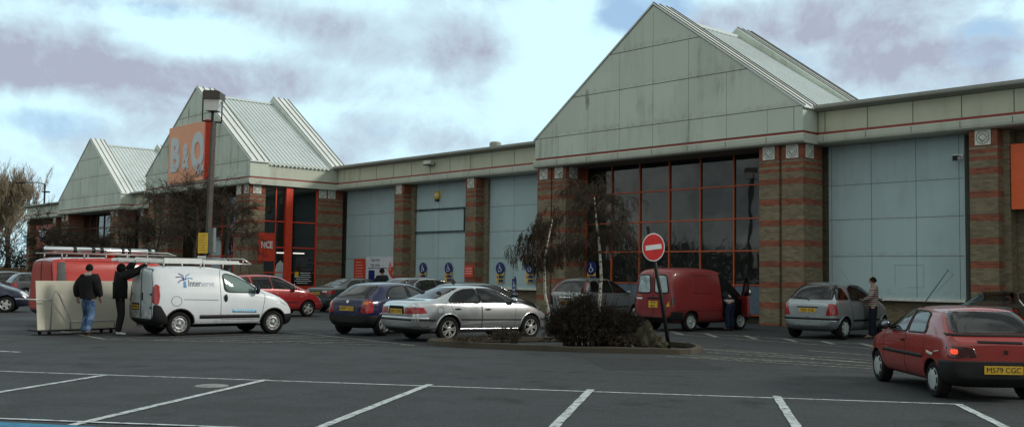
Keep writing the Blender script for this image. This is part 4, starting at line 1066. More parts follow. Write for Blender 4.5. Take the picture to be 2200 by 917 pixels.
# logo and lettering on the side, laid on the panel
def on_side(c, name, txt, size, mat, x, z, axis='R', **kw):
    me = text_mesh(txt, size, extrude=.0, **kw); me.materials.append(M[mat] if isinstance(mat,str) else mat)
    for v in me.vertices:
        l, nm = c.hit(axis, x+(v.co.x if axis == 'R' else -v.co.x), z+v.co.y); v.co = l+nm*.006
    return link(name, me, c.root)
logo_blue = plain('logo_blue', (.03,.24,.50), .4); grey_ink = plain('grey_lettering', (.10,.12,.16), .4); pale_ink = plain('pale_lettering', (.34,.38,.43), .4)
on_side(c, 'lettering', 'Inter', .215, grey_ink, .20, 1.29, align='LEFT', sx=.80, bold=.004); on_side(c, 'lettering', 'serve', .205, pale_ink, .535, 1.285, align='LEFT', sx=.80)
mb = MB(); c.patch('', 'R', [(.08,1.19),(.16,1.19),(.15,1.35),(.09,1.35)], None, .006, nr=4, nc=3, mb=mb)
ob = mb.build('logo_trunk', logo_blue, c.root)
for (q) in ([(.11,1.38),(.03,1.46),(-.10,1.44)],[(.11,1.38),(.08,1.49),(-.02,1.535)],[(.11,1.38),(.02,1.37),(-.05,1.31)]): c.strip('logo_leaf', 'R', q, .022, 'sign_blue', .006)
for (q) in ([(.13,1.38),(.17,1.48),(.26,1.53)],[(.13,1.38),(.23,1.43),(.33,1.41)]): c.strip('logo_leaf', 'R', q, .022, logo_blue, .006)
c.strip('web_strip', 'R', [(1.36,.615),(2.02,.60)], .075, plain('sky_blue_strip', (.10,.40,.62), .4), .009)
for k in range(9): c.strip('strip_mark', 'R', [(1.42+.062*k,.612-.0014*k),(1.46+.062*k,.611-.0014*k)], .022, 'sign_white', .012)
# ladder rack on the roof
rk = thing('roof_rack', None, None, (0,0,0)); rk.parent = c.root
mb = MB()
for sg in (-1,1):
    mb.tube([(-1.05,sg*.56,1.80),(1.55,sg*.56,1.80),(1.98,sg*.56,1.795)], .022, 6)
    mb.tube([(-1.05,sg*.56,1.80),(-1.05,sg*.56,1.90),(1.75,sg*.56,1.93),(1.98,sg*.56,1.795)], .018, 6)
    for k in range(9): x = -1.05+.35*k; mb.tube([(x,sg*.56,1.80),(x,sg*.56,1.905)], .012, 5)
    for x in (-.35,.6,1.2): mb.tube([(x,sg*.56,1.80),(x,sg*.56,1.68)], .020, 6)
for x in (-1.0,-.55,-.1,.35,.8,1.25,1.7): mb.tube([(x,-.56,1.80),(x,.56,1.80)], .016, 6)
mb.build('rails', M['alu'], rk, True)
mb = MB(); mb.box(-.35,.62,-.60,-.57,1.785,1.91); mb.build('side_plate', M['sign_white'], rk)
mb = MB(); mb.box(.66,1.62,-.60,-.57,1.785,1.87); mb.build('side_plate', M['sign_white'], rk)
t = thing('ladder', 'aluminium ladder lying flat on the rack of the white van', 'ladder', c.root.location, R(41.2)); t.scale = (1.035,)*3
mb = MB()
for y in (-.2,.2): mb.box(-1.35,1.4,y-.015,y+.015,1.825,1.89)
for k in range(10): mb.tube([(-1.2+.27*k,-.2,1.857),(-1.2+.27*k,.2,1.857)], .014, 6)
mb.build('frame', M['alu'], t)

# ---- dark blue hatchback
c = Car('hatchback_car', 'dark blue hatchback with black bumper and yellow plate left of the silver saloon', 'car', -4.02, 27.85, 55.0, paint('dark_blue_paint', (.006,.010,.052), .1, .20, .25, .7), 1.0,
  wb=2.49, r=.293, hw=.81,
  xs=[-.62,-.59,-.52,-.42,-.2,.02,.15,.5,1.0,1.4,1.65,2.0,2.3,2.45,2.8,3.05,3.15,3.2],
  top=[(-.62,.82),(-.59,.92),(-.52,1.0),(-.42,1.10),(.02,1.37),(.15,1.405),(.5,1.44),(1.0,1.45),(1.4,1.415),(1.65,1.35),(2.3,1.02),(2.45,.97),(2.8,.86),(3.05,.72),(3.2,.56)],
  sh=[(-.62,.76),(-.5,.90),(.3,.95),(2.2,.92),(2.8,.78),(3.2,.50)], bot=bottoms(-.62,3.2,2.49,.19,.28),
  w=[(-.62,.66),(-.5,.76),(-.2,.82),(2.5,.82),(2.95,.74),(3.2,.54)], wt=[(-.62,.56),(-.42,.60),(.02,.545),(.5,.545),(1.4,.54),(2.3,.64),(3.2,.42)])
c.windows([[(.12,.995),(.22,1.16),(.45,1.285),(.80,1.325),(1.02,1.33),(1.06,.985)],[(1.11,.985),(1.09,1.33),(1.35,1.31),(1.65,1.20),(1.98,1.02),(2.0,.98)]])
c.patch('rear_window', 'B', soften([(-.60,1.0),(.60,1.0),(.50,1.34),(-.50,1.34)], .07), 'car_glass_blue')
c.patch('windscreen', 'F', soften([(-.60,1.03),(.60,1.03),(.48,1.36),(-.48,1.36)], .06), 'car_glass')
c.door([(1.10,.30),(2.02,.30),(2.06,.95),(1.10,.96)], 1.22, .83)
for sg in (-1,1):
    a = 'R' if sg < 0 else 'L'
    q = c.patch('tail_lamp', 'B', soften([(sg*.50,.60),(sg*.71,.60),(sg*.71,.95),(sg*.56,.95)],.05), 'lamp_red', .010)
    c.patch('indicator', 'B', soften([(sg*.56,.83),(sg*.69,.83),(sg*.69,.90),(sg*.58,.90)],.02), 'lamp_orange', .013, q)
    c.patch('tail_lamp', a, soften([(-.60,.60),(-.42,.62),(-.40,.92),(-.56,.94)],.04), 'lamp_red', .010)
    c.patch('headlight', 'F', soften([(sg*.36,.58),(sg*.64,.58),(sg*.66,.74),(sg*.40,.76)],.04), 'lamp_white', .008)
fill_bumper(c, -.30, .54, 'trim'); fill_bumper(c, 2.85, .50, 'trim', False)
c.plate(.72, 'W899 WGS'); c.arch_trim(c.pt, .03, .006); c.mirror(1.9, .99, None); c.wheels('five', 'alloy', 5)
l, nm = c.hit('B', 0, .90); mb = MB(); mb.lathe([(0,.012),(.04,.012),(.045,0)], 14, lambda a,b_,h:(l.x-h-.004, a, .90+b_)); mb.build('badge', M['chrome'], c.root)

# ---- silver compact people carrier (right)
c = Car('hatchback_car', 'silver tall compact hatchback parked by the wall panel beside the man in stripes', 'car', 8.80, 29.25, 45.0, paint('silver_grey_paint', (.36,.40,.42), .6, .30, .4), 1.01,
  wb=2.42, r=.30, hw=.84,
  xs=[-.62,-.60,-.52,-.40,-.15,.05,.2,.6,1.1,1.4,1.7,2.05,2.4,2.55,2.75,2.95,3.02],
  top=[(-.62,.92),(-.60,1.0),(-.52,1.06),(-.40,1.20),(-.10,1.50),(.05,1.555),(.2,1.58),(.6,1.60),(1.1,1.59),(1.4,1.55),(1.7,1.42),(2.4,1.08),(2.55,1.02),(2.75,.88),(2.95,.68),(3.02,.56)],
  sh=[(-.62,.86),(-.5,1.0),(.3,1.02),(2.0,.98),(2.5,.90),(3.02,.5)], bot=bottoms(-.62,3.02,2.42,.20,.30),
  w=[(-.62,.68),(-.5,.79),(-.2,.85),(2.4,.85),(2.75,.76),(3.02,.54)], wt=[(-.62,.58),(-.40,.64),(-.1,.58),(.6,.585),(1.4,.57),(2.4,.66),(3.02,.42)])
c.windows([[(-.34,1.10),(-.12,1.40),(.1,1.43),(.26,1.10)],[(.36,1.08),(.42,1.40),(.7,1.485),(1.05,1.49),(1.08,1.07)],[(1.13,1.07),(1.10,1.49),(1.4,1.45),(1.75,1.28),(2.05,1.08),(2.02,1.05)]])
c.patch('rear_window', 'B', soften([(-.66,1.09),(.66,1.09),(.54,1.52),(-.54,1.52)], .07), 'car_glass')
c.patch('windscreen', 'F', soften([(-.62,1.12),(.62,1.12),(.50,1.50),(-.50,1.50)], .06), 'car_glass')
c.door([(1.10,.34),(2.0,.34),(2.1,1.02),(1.10,1.04)], 1.22, .90, None or c.pt); c.door([(.42,.50),(.5,.34),(1.08,.34),(1.08,1.04),(.30,1.05)], .52, .92, c.pt)
for sg in (-1,1):
    a = 'R' if sg < 0 else 'L'
    c.patch('tail_lamp', 'B', soften([(sg*.54,.66),(sg*.70,.66),(sg*.74,.98),(sg*.62,.98)],.03), 'lamp_red', .010)
    c.patch('tail_lamp', a, soften([(-.60,.66),(-.40,.68),(-.44,.96),(-.58,.99)],.03), 'lamp_red', .010)
    c.patch('headlight', 'F', soften([(sg*.34,.62),(sg*.62,.62),(sg*.64,.80),(sg*.36,.80)],.04), 'lamp_white', .008)
    c.strip('rubbing_strip', a, [(.40,.52),(2.0,.52)], .05, 'black', .012)
c.clip('bumper', [((-.36,0,0),(-1,0,0)),((0,0,.53),(0,0,-1)),((0,0,.30),(0,0,1))], c.pt, .016)
c.strip('bumper_strip', 'B', [(-.74,.565),(.74,.565)], .055, 'black', .014)
for a in 'RL': c.strip('bumper_strip', a, [(-.60,.565),(-.36,.565)], .055, 'black', .014)
c.plate(.80, 'PJ03 KSE'); c.strip('boot_handle', 'B', [(-.32,.885),(.32,.885)], .03, 'black', .012)
c.strip('wiper', 'B', [(0,1.06),(.05,1.10),(.42,1.13)], .025, 'black', .02)
l, nm = c.hit('B', 0, .665); mb = MB(); mb.lathe([(0,.012),(.05,.012),(.055,0)], 14, lambda a,b_,h:(l.x-h-.004, a, .665+b_)); mb.build('badge', M['chrome'], c.root)
c.mirror(1.92, 1.08, None); c.wheels('cap', 'hubcap', 8); c.arch_trim(c.pt, .03, .008)

# ---- small red hatchback in the foreground
c = Car('hatchback_car', 'bright red three-door hatchback driving off at the right edge with a lit tail lamp', 'car', 6.79, 14.75, 89.5, paint('red_paint', (.30,.022,.016), 0., .26, .22, .7), .945, group=None,
  wb=2.385, r=.272, hw=.775, po=.030,
  xs=[-.66,-.63,-.56,-.46,-.25,-.02,.12,.4,.9,1.3,1.55,1.9,2.25,2.4,2.7,2.95,3.02,3.05],
  top=[(-.66,.84),(-.63,.90),(-.56,.94),(-.46,1.0),(-.16,1.31),(-.02,1.355),(.12,1.375),(.4,1.385),(.9,1.385),(1.3,1.365),(1.55,1.30),(2.25,.975),(2.4,.93),(2.7,.84),(2.95,.70),(3.05,.56)],
  sh=[(-.66,.80),(-.5,.89),(.3,.90),(2.1,.88),(2.7,.76),(3.05,.50)], bot=bottoms(-.66,3.05,2.385,.19,.27),
  w=[(-.66,.70),(-.5,.77),(-.2,.79),(2.4,.79),(2.8,.73),(3.05,.60)], wt=[(-.66,.62),(-.46,.635),(-.1,.585),(.4,.575),(1.3,.56),(2.25,.64),(3.05,.48)])
c.windows([[(.30,.955),(.40,1.24),(.55,1.275),(1.02,1.285),(1.03,.94)],[(1.09,.94),(1.08,1.285),(1.28,1.275),(1.5,1.20),(1.93,.98),(1.92,.94)]])
c.patch('rear_window', 'B', soften([(-.64,.995),(.64,.995),(.545,1.305),(-.545,1.305)], .07), 'car_glass_blue')
c.patch('windscreen', 'F', soften([(-.60,.99),(.60,.99),(.50,1.31),(-.50,1.31)], .06), 'car_glass')
c.door([(1.06,.28),(1.98,.28),(2.05,.90),(1.06,.92)], 1.16, .80, hl=.10)
for sg in (-1,1):
    a = 'R' if sg < 0 else 'L'
    q = c.patch('tail_lamp', 'B', soften([(sg*.36,.66),(sg*.74,.63),(sg*.745,.81),(sg*.42,.79)],.03), 'lamp_dark', .010)
    if sg > 0: c.patch('lit_bulb', 'B', soften([(.645,.695),(.72,.69),(.72,.77),(.65,.77)],.03), 'lamp_lit', .016, q)
    c.patch('tail_lamp', a, soften([(-.62,.66),(-.52,.66),(-.50,.79),(-.60,.80)],.03), 'lamp_red', .010)
    c.patch('headlight', 'F', soften([(sg*.34,.58),(sg*.64,.58),(sg*.66,.72),(sg*.36,.74)],.04), 'lamp_white', .008)
    c.strip('rubbing_strip', a, [(.34,.60),(2.02,.60)], .055, 'trim', .012)
    c.strip('fuel_seam', a, [(.32,.94),(.26,.62),(.30,.45)], .010, 'black', .002)
fill_bumper(c, -.28, .60, 'trim'); fill_bumper(c, 2.66, .50, 'trim', False)
c.strip('garnish', 'B', [(-.30,.865),(.35,.875)], .03, 'black', .010); c.strip('window_ledge', 'B', [(-.70,.965),(.70,.965)], .03, 'black', .014)
c.plate(.475, 'M579 CGC', w=.56, h=.12, font=.112); c.mirror(1.86, .97, M['black'], sz=(.08,.11,.085)); c.wheels('cap', 'hubcap', 8)
l, nm = c.hit('B', -.05, .73); mb = MB(); mb.obox((l.x-.008,-.05,.73), .012,.05,.06); mb.build('badge', M['trim'], c.root)
c.strip('window_sticker', 'B', [(.34,1.15),(.53,1.15)], .085, 'plate_y', -.014); on_b = text_mesh('P205 X', .075, extrude=.001); on_b.materials.append(M['ink'])
for v in on_b.vertices: l, nm = c.hit('B', .435-v.co.x*.68, 1.155+v.co.y); v.co = l-nm*.010
link('sticker_text', on_b, c.root)
c.strip('window_sticker', 'B', [(-.12,1.20),(-.27,1.20)], .075, plain('pink_sticker', (.45,.06,.12), .5), -.014)
for a in 'L':
    c.strip('scuff_mark', a, [(.16,.68),(.02,.655),(-.08,.66)], .045, 'fascia_low', .009); c.strip('scuff_mark', a, [(-.12,.70),(-.28,.72)], .015, 'fascia_low', .009)
mb = MB(); l, nm = c.hit('T', 1.15, .44); mb.tube([l, l+Vector((-.02,-.01,.06)), l+Vector((-.16,-.36,.62))], [.02,.008,.005], 5); mb.build('aerial', M['black'], c.root)
def generic(kind, name, label, cat, x, y, head, pt, sx=1., sy=1., sz=1., rim=('five','alloy',5), plate='', group='parked vehicles', detail=True, lampmat='lamp_red', bump=None, win='car_glass'):
    """everyday cars of three builds; sx, sy, sz stretch the build to the car's own size"""
    if kind == 'saloon':
        D = dict(wb=2.75, r=.31, hw=.89, xs=[-1.03,-1.0,-.92,-.8,-.55,-.4,.0,.35,.5,.9,1.3,1.6,1.8,2.2,2.5,2.65,3.05,3.3,3.42,3.47],
          top=[(-1.03,.90),(-1.0,.97),(-.92,1.02),(-.55,1.06),(-.4,1.09),(.0,1.27),(.35,1.40),(.5,1.42),(.9,1.44),(1.3,1.435),(1.6,1.40),(1.8,1.34),(2.5,1.02),(2.65,.98),(3.05,.90),(3.3,.78),(3.47,.6)],
          sh=[(-1.03,.82),(-.92,.95),(0,.98),(2.4,.94),(3.05,.80),(3.47,.55)], w=[(-1.03,.66),(-.93,.79),(-.5,.87),(0,.89),(2.7,.89),(3.2,.82),(3.47,.6)],
          wt=[(-1.03,.55),(-.8,.66),(-.4,.66),(.35,.54),(1.3,.57),(1.8,.56),(2.5,.68),(3.2,.6),(3.47,.45)], b=(-1.03,3.47))
        win_ = [[(-.05,1.0),(.08,1.12),(.36,1.28),(.62,1.335),(1.0,1.345),(1.03,.995)],[(1.08,.995),(1.06,1.345),(1.45,1.335),(1.72,1.26),(2.18,1.04),(2.2,.98)]]
        rw, ws = [(-.60,1.11),(.60,1.11),(.48,1.37),(-.48,1.37)], [(-.63,1.05),(.63,1.05),(.50,1.35),(-.50,1.35)]
        tl = [(.36,.74),(.74,.74),(.75,.88),(.40,.92)]; tls = [(-.99,.74),(-.66,.78),(-.70,.92),(-.99,.90)]; hd = [(.30,.60),(.70,.60),(.72,.74),(.32,.76)]; pz = .78
    else:
        D = dict(wb=2.5, r=.30, hw=.84, xs=[-.68,-.65,-.58,-.46,-.22,.0,.14,.5,1.0,1.4,1.68,2.0,2.32,2.47,2.85,3.1,3.2,3.25],
          top=[(-.68,.84),(-.65,.94),(-.58,1.02),(-.46,1.14),(.0,1.40),(.14,1.43),(.5,1.46),(1.0,1.465),(1.4,1.43),(1.68,1.36),(2.32,1.04),(2.47,.99),(2.85,.87),(3.1,.73),(3.25,.56)],
          sh=[(-.68,.78),(-.55,.93),(.3,.97),(2.2,.94),(2.85,.80),(3.25,.5)], w=[(-.68,.68),(-.55,.79),(-.2,.84),(2.5,.84),(3.0,.76),(3.25,.56)],
          wt=[(-.68,.58),(-.46,.63),(0,.57),(.5,.57),(1.4,.56),(2.32,.66),(3.25,.44)], b=(-.68,3.25))
        if kind == 'mpv':
            D['top'] = [(-.68,.98),(-.65,1.05),(-.58,1.14),(-.46,1.28),(-.22,1.53),(.0,1.57),(.14,1.585),(.5,1.60),(1.0,1.60),(1.4,1.57),(1.68,1.46),(2.32,1.10),(2.47,1.05),(2.85,.92),(3.1,.74),(3.25,.58)]
            D['sh'] = [(-.68,.88),(-.55,1.02),(.3,1.03),(2.2,1.0),(2.85,.84),(3.25,.5)]; D['wt'] = [(-.68,.60),(-.46,.66),(-.22,.60),(.5,.60),(1.4,.58),(2.32,.68),(3.25,.44)]
            win_ = [[(-.36,1.10),(-.16,1.44),(.22,1.47),(.30,1.08)],[(.36,1.07),(.34,1.475),(1.03,1.49),(1.06,1.06)],[(1.11,1.06),(1.09,1.49),(1.38,1.46),(1.70,1.30),(2.08,1.08),(2.06,1.04)]]
            rw, ws = [(-.64,1.08),(.64,1.08),(.54,1.50),(-.54,1.50)], [(-.62,1.12),(.62,1.12),(.50,1.48),(-.50,1.48)]
        else:
            win_ = [[(.06,1.02),(.20,1.22),(.45,1.32),(.80,1.35),(1.02,1.355),(1.06,1.01)],[(1.11,1.01),(1.09,1.355),(1.38,1.33),(1.68,1.22),(2.02,1.04),(2.04,1.0)]]
            rw, ws = [(-.62,1.03),(.62,1.03),(.52,1.36),(-.52,1.36)], [(-.61,1.05),(.61,1.05),(.50,1.36),(-.50,1.36)]
        tl = [(.54,.64),(.73,.64),(.74,.97),(.60,.97)]; tls = [(-.64,.64),(-.44,.66),(-.42,.95),(-.60,.98)]; hd = [(.34,.60),(.66,.60),(.68,.76),(.38,.80)]; pz = .72
    q1 = lambda L: [(a*sx, c*sz) for a, c in L]; q2 = lambda L: [(a*sx, c*sy) for a, c in L]; q3 = lambda L: [(a*sy, c*sz) for a, c in L]
    c = Car(name, label, cat, x, y, head, pt, 1., group, wb=D['wb']*sx, r=D['r'], hw=D['hw']*sy, xs=[a*sx for a in D['xs']], top=q1(D['top']), sh=q1(D['sh']), w=q2(D['w']), wt=q2(D['wt']),
            bot=bottoms(D['b'][0]*sx, D['b'][1]*sx, D['wb']*sx, .20, .30))
    c.q1, c.q3 = q1, q3
    c.windows([q1(p) for p in win_], win); c.patch('rear_window', 'B', soften(q3(rw), .06), win); c.patch('windscreen', 'F', soften(q3(ws), .06), 'car_glass')
    c.door(q1([(1.09,.32),(2.05,.32),(2.12,.96),(1.09,.98)]), 1.22*sx, .86*sz, pt)
    for sg in (-1,1):
        a = 'R' if sg < 0 else 'L'
        c.patch('tail_lamp', 'B', soften([(sg*p*sy, z*sz) for p, z in tl], .03), lampmat, .010); c.patch('tail_lamp', a, soften(q1(tls), .03), lampmat, .010)
        c.patch('headlight', 'F', soften([(sg*p*sy, z*sz) for p, z in hd], .04), 'lamp_white', .008)
        if detail: c.strip('rubbing_strip', a, q1([(.42,.56),(2.05,.56)]), .04, 'trim', .010)
    xr = (-.72 if kind == 'saloon' else -.36)*sx
    c.clip('bumper', [((xr,0,0),(-1,0,0)),((0,0,.56*sz),(0,0,-1)),((0,0,.26),(0,0,1))], bump or pt, .014)
    c.clip('bumper', [(((D['b'][1]-.45)*sx,0,0),(1,0,0)),((0,0,.50*sz),(0,0,-1)),((0,0,.24),(0,0,1))], bump or pt, .014)
    if plate: c.plate(pz*sz, plate)
    c.mirror(1.95*sx, 1.02*sz, None); c.wheels(*rim)
    return c
c = generic('mpv', 'hatchback_car', 'red rounded hatchback half hidden behind the bonnet of the small white van', 'car', -10.2, 37.6, 42.0, paint('cherry_paint', (.36,.020,.022), .1, .22, .2, .9), 1.06, 1.03, .99)
c = generic('saloon', 'saloon_car', 'grey-green saloon with red-and-clear tail lamps parked nose-in under the porch', 'car', -7.6, 44.2, 50.0, paint('grey_green_paint', (.075,.095,.095), .5, .28, .3), 1.02, 1.03, 1.02, plate='GN04 EKF')
for sg in (-1,1): c.patch('indicator', 'B', soften([(sg*.42,.84),(sg*.68,.84),(sg*.66,.90),(sg*.46,.91)],.02), 'lamp_white', .014)
c = generic('hatch', 'hatchback_car', 'black car with a chrome window line showing above the dark blue hatchback', 'car', -4.0, 36.2, 46.0, paint('black_paint', (.010,.010,.012), 0., .2, .2, .8), 1.08, 1.04, 1.075)
for a in 'R': c.strip('chrome_line', a, c.q1([(.06,1.03),(.20,1.24),(.45,1.345),(.80,1.375),(1.38,1.355),(1.70,1.24),(2.06,1.04)]), .022, 'chrome', .013)
c = generic('hatch', 'hatchback_car', 'dark navy hatchback with a roof fin parked behind the silver saloon', 'car', -1.95, 31.5, 41.0, paint('navy_paint', (.008,.010,.018), .2, .22, .3, .8), 1.03, 1.03, .985)
mb = MB(); l, nm = c.hit('T', .25, 0); mb.prism([(-.09,0),(.08,0),(-.05,.13),(-.09,.13)], lambda a,z,d:(l.x+a,d,l.z+z-.01), -.02, .02); mb.build('roof_fin', M['black'], c.root)
c = generic('mpv', 'people_carrier', 'silver-grey people carrier with tall red tail lamps behind the bare bushes', 'car', 2.42, 37.1, 55.0, paint('grey_paint', (.30,.33,.335), .5, .32, .4), 1.10, 1.03, 1.02, plate='YG04 NNF', lampmat='trim')
for sg in (-1,1):
    a = 'R' if sg < 0 else 'L'
    c.patch('tall_tail_lamp', 'B', soften([(sg*.635,1.02),(sg*.70,1.02),(sg*.60,1.48),(sg*.555,1.48)],.02), 'lamp_red', .013)
c.strip('boot_chrome', 'B', [(-.30,.90),(.30,.90)], .05, 'chrome', .014)
c = generic('saloon', 'saloon_car', 'black car beyond the red hatchback at the right edge of the car park', 'car', 13.9, 29.4, 47.6, paint('black_paint', (.012,.012,.014), 0., .2, .2, .8), 1.0, 1.0, 1.0)
for a in 'R': c.strip('chrome_line', a, c.q1([(-.05,1.0),(.08,1.15),(.36,1.31),(.62,1.365),(1.45,1.36),(1.72,1.28),(2.2,1.02)]), .022, 'chrome', .013)
c = generic('hatch', 'hatchback_car', 'dark blue car cut off by the left edge of the photo', 'car', -21.9, 38.6, 18.0, paint('blue_black_paint', (.006,.009,.038), .2, .22, .25, .7), 1.08, 1.04, 1.0)
c = generic('hatch', 'hatchback_car', 'small dark car far behind the left-hand dark blue car, roof only in view', 'car', -29.0, 57.0, 42.0, paint('far_dark_paint', (.02,.022,.024), .2, .25, .3), 1.0, 1.0, 1.04, detail=False)
c = generic('mpv', 'people_carrier', 'grey people carrier far off between the dark blue car and the red high van', 'car', -26.6, 55.5, 42.0, paint('far_grey_paint', (.08,.085,.09), .3, .25, .3), 1.0, 1.0, .93, detail=False)

# ---- red van by the glazing, driver's door open
RP = paint('dull_red_paint', (.25,.020,.022), 0., .34, .45, .5, .9)
c = Car('panel_van', 'dull red high-roofed van with white rear windows and its front door open', 'van', 5.08, 32.4, 39.5, RP, 1.04, group='vans in the car park', cab=1.35, wb=2.35, r=.29, hw=.82, arch=1.2,
  xs=[-.82,-.79,-.70,-.5,.0,.6,1.2,1.55,1.85,2.15,2.5,2.62,2.85,3.0,3.1],
  top=[(-.82,1.62),(-.79,1.74),(-.70,1.84),(-.5,1.90),(.6,1.92),(1.2,1.90),(1.55,1.84),(1.85,1.70),(2.5,1.18),(2.62,1.08),(2.85,.96),(3.0,.82),(3.1,.64)],
  sh=[(-.82,1.02),(0,1.05),(2.3,1.02),(2.7,.88),(3.1,.55)], bot=bottoms(-.82,3.1,2.35,.22,.34),
  w=[(-.82,.74),(-.70,.80),(-.3,.83),(2.5,.83),(2.85,.77),(3.1,.60)], wt=[(-.82,.62),(-.6,.655),(1.2,.655),(1.85,.62),(2.5,.68),(3.1,.46)])
for a in 'RL':
    c.strip('side_crease', a, soften([(.12,1.14),(1.08,1.14),(1.06,1.66),(.14,1.68)],.08), .014, 'lamp_dark', .003, closed=True); c.strip('side_rail', a, [(-.7,.62),(1.6,.62)], .012, 'lamp_dark', .003)
    c.patch('lower_cladding', a, [(-.80,.33),(-.36,.33),(-.38,.58),(-.80,.60)], 'trim', .008)
c.windows([[(1.66,1.10),(1.64,1.62),(1.80,1.58),(2.28,1.22),(2.34,1.08)]], which='L')
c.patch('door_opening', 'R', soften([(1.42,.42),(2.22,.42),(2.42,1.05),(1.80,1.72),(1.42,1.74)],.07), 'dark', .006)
c.patch('windscreen', 'F', soften([(-.64,1.16),(.64,1.16),(.52,1.66),(-.52,1.66)],.06), 'car_glass')
pw_ = plain('whited_window', (.46,.55,.58), .25, var=.35, vs=5)
for sg in (-1,1):
    q = soften([(sg*.08,1.14),(sg*.62,1.14),(sg*.54,1.66),(sg*.10,1.68)],.09); p_ = c.patch('rear_window', 'B', q, pw_, .008); c.strip('window_seal', 'B', q, .035, 'black', .010, p_, True)
    c.patch('tail_lamp', 'R' if sg < 0 else 'L', soften([(-.80,.80),(-.70,.80),(-.70,1.02),(-.80,1.02)],.02), 'lamp_dark', .010)
    c.patch('headlight', 'F', soften([(sg*.34,.66),(sg*.68,.66),(sg*.70,.82),(sg*.36,.82)],.04), 'lamp_white', .008)
fill_bumper(c, -.62, .42, 'trim'); fill_bumper(c, 2.72, .5, 'trim', False)
c.strip('door_gap', 'B', [(0,.46),(0,1.74)], .014, 'black', .004); c.strip('rear_handle', 'B', [(-.30,.985),(.20,.985)], .05, 'black', .014)
c.plate(.80, '', y=-.02, w=.36, h=.20, font=.09, two=('R418','KLC')); c.strip('rear_badge', 'B', [(.66,.96),(.42,.96)], .06, 'sign_white', .010); c.strip('rear_badge', 'B', [(.64,1.05),(.44,1.05)], .03, plain('dull_gold', (.40,.22,.08), .5), .010)
c.patch('sticker', 'B', soften([(-.52,.74),(-.66,.74),(-.62,.90)],.01), 'plate_y', .010)
c.wheels('steel', 'hubcap')
dr = thing('open_door', None, None, (2.38,-.80,0), R(50)); dr.parent = c.root
mb = MB(); mb.prism(soften([(-.92,.44),(0,.44),(.05,1.05),(-.92,1.08)],.05), lambda a,z,d:(a,d,z), -.05, .02); mb.build('door_skin', RP, dr)
mb = MB(); mb.tube([(-.90,-.02,1.07),(-.90,-.02,1.68),(-.55,-.02,1.66),(0.02,-.02,1.07)], .028, 6); mb.build('window_frame', M['black'], dr)
mb = MB(); mb.prism([(-.89,1.07),(-.89,1.66),(-.56,1.64),(0,1.07)], lambda a,z,d:(a,d,z), -.024, -.016); mb.build('side_window', M['car_glass'], dr)
mb = MB(); mb.ball((.02,-.20,1.16), .07,.12,.13, 12); m_ = mb.build('wing_mirror', M['black'], dr, True)
mb = MB(); mb.ball((-.045,-.20,1.16), .022,.10,.11, 12); mb.build('mirror_glass', M['chrome'], m_, True)

# ---- big red van behind the trolley
c = Car('panel_van', 'big red high van behind the board trolley with a pipe tube on its roof', 'van', -13.05, 30.3, 46.0, paint('van_red_paint', (.46,.030,.018), 0., .16, .15, .8), 1.0, group='vans in the car park', cab=2.1, wb=2.95, r=.33, hw=.94, arch=1.15,
  xs=[-.86,-.84,-.76,-.5,.2,1.0,1.8,2.3,2.6,2.9,3.2,3.35,3.6,3.8,3.9],
  top=[(-.86,1.84),(-.84,1.92),(-.76,1.98),(-.5,2.02),(1.0,2.05),(1.8,2.04),(2.3,1.98),(2.6,1.82),(3.2,1.30),(3.35,1.20),(3.6,1.10),(3.8,.95),(3.9,.72)],
  sh=[(-.86,1.12),(0,1.14),(2.9,1.10),(3.4,.98),(3.9,.6)], bot=bottoms(-.86,3.9,2.95,.24,.36),
  w=[(-.86,.88),(-.76,.93),(-.3,.96),(3.1,.96),(3.6,.88),(3.9,.66)], wt=[(-.86,.72),(-.6,.78),(1.8,.78),(2.6,.72),(3.2,.78),(3.9,.5)])
c.windows([[(2.25,1.20),(2.22,1.76),(2.45,1.70),(2.95,1.34),(3.02,1.18)]])
door_refl = m_cladding('reflection_red_door', (.42,.05,.035), .8, tint=(.50,.33,.27))  # reddish-white reflection painted into the rear door colour
for sg in (-1,1):
    a = 'R' if sg < 0 else 'L'
    d = c.patch('rear_door', 'B', soften([(sg*.02,.50),(sg*.80,.50),(sg*.76,1.3),(sg*.66,1.86),(sg*.02,1.90)],.06), door_refl, .008)
    c.strip('door_gap', 'B', soften([(sg*.02,.50),(sg*.80,.50),(sg*.76,1.3),(sg*.66,1.86),(sg*.02,1.90)],.06), .016, 'black', .009, d, True)
    c.patch('corner_panel', a, soften([(-.82,.60),(-.50,.60),(-.50,1.86),(-.72,1.86)],.04), plain('dark_corner', (.05,.055,.055), .4), .008)
    q = c.patch('tail_lamp', a, soften([(-.85,.62),(-.74,.62),(-.74,1.04),(-.85,1.04)],.03), 'lamp_red', .014); 
    c.patch('tail_lamp', 'B', soften([(sg*.80,.62),(sg*.90,.62),(sg*.89,.86),(sg*.80,.86)],.03), 'lamp_orange', .014); c.patch('reversing_lamp', 'B', soften([(sg*.80,.87),(sg*.89,.87),(sg*.88,1.06),(sg*.80,1.06)],.03), 'lamp_white', .014)
    c.strip('side_rail', a, [(-.45,1.16),(1.95,1.14)], .014, 'lamp_dark', .004)
    c.strip('roof_gutter', a, [(-.5,1.90),(2.1,1.92)], .03, 'lamp_red', .010); c.strip('door_gap', a, [(.95,.5),(.95,1.88)], .012, 'lamp_dark', .003)
fill_bumper(c, -.62, .48, 'trim'); fill_bumper(c, 3.45, .6, 'trim', False); c.patch('windscreen', 'F', soften([(-.74,1.28),(.74,1.28),(.62,1.78),(-.62,1.78)],.06), 'car_glass')
c.mirror(3.0, 1.25, M['black'], sz=(.08,.12,.16)); c.wheels('steel', 'steel')
rk = thing('roof_rack', None, None, (0,0,0)); rk.parent = c.root
mb = MB()
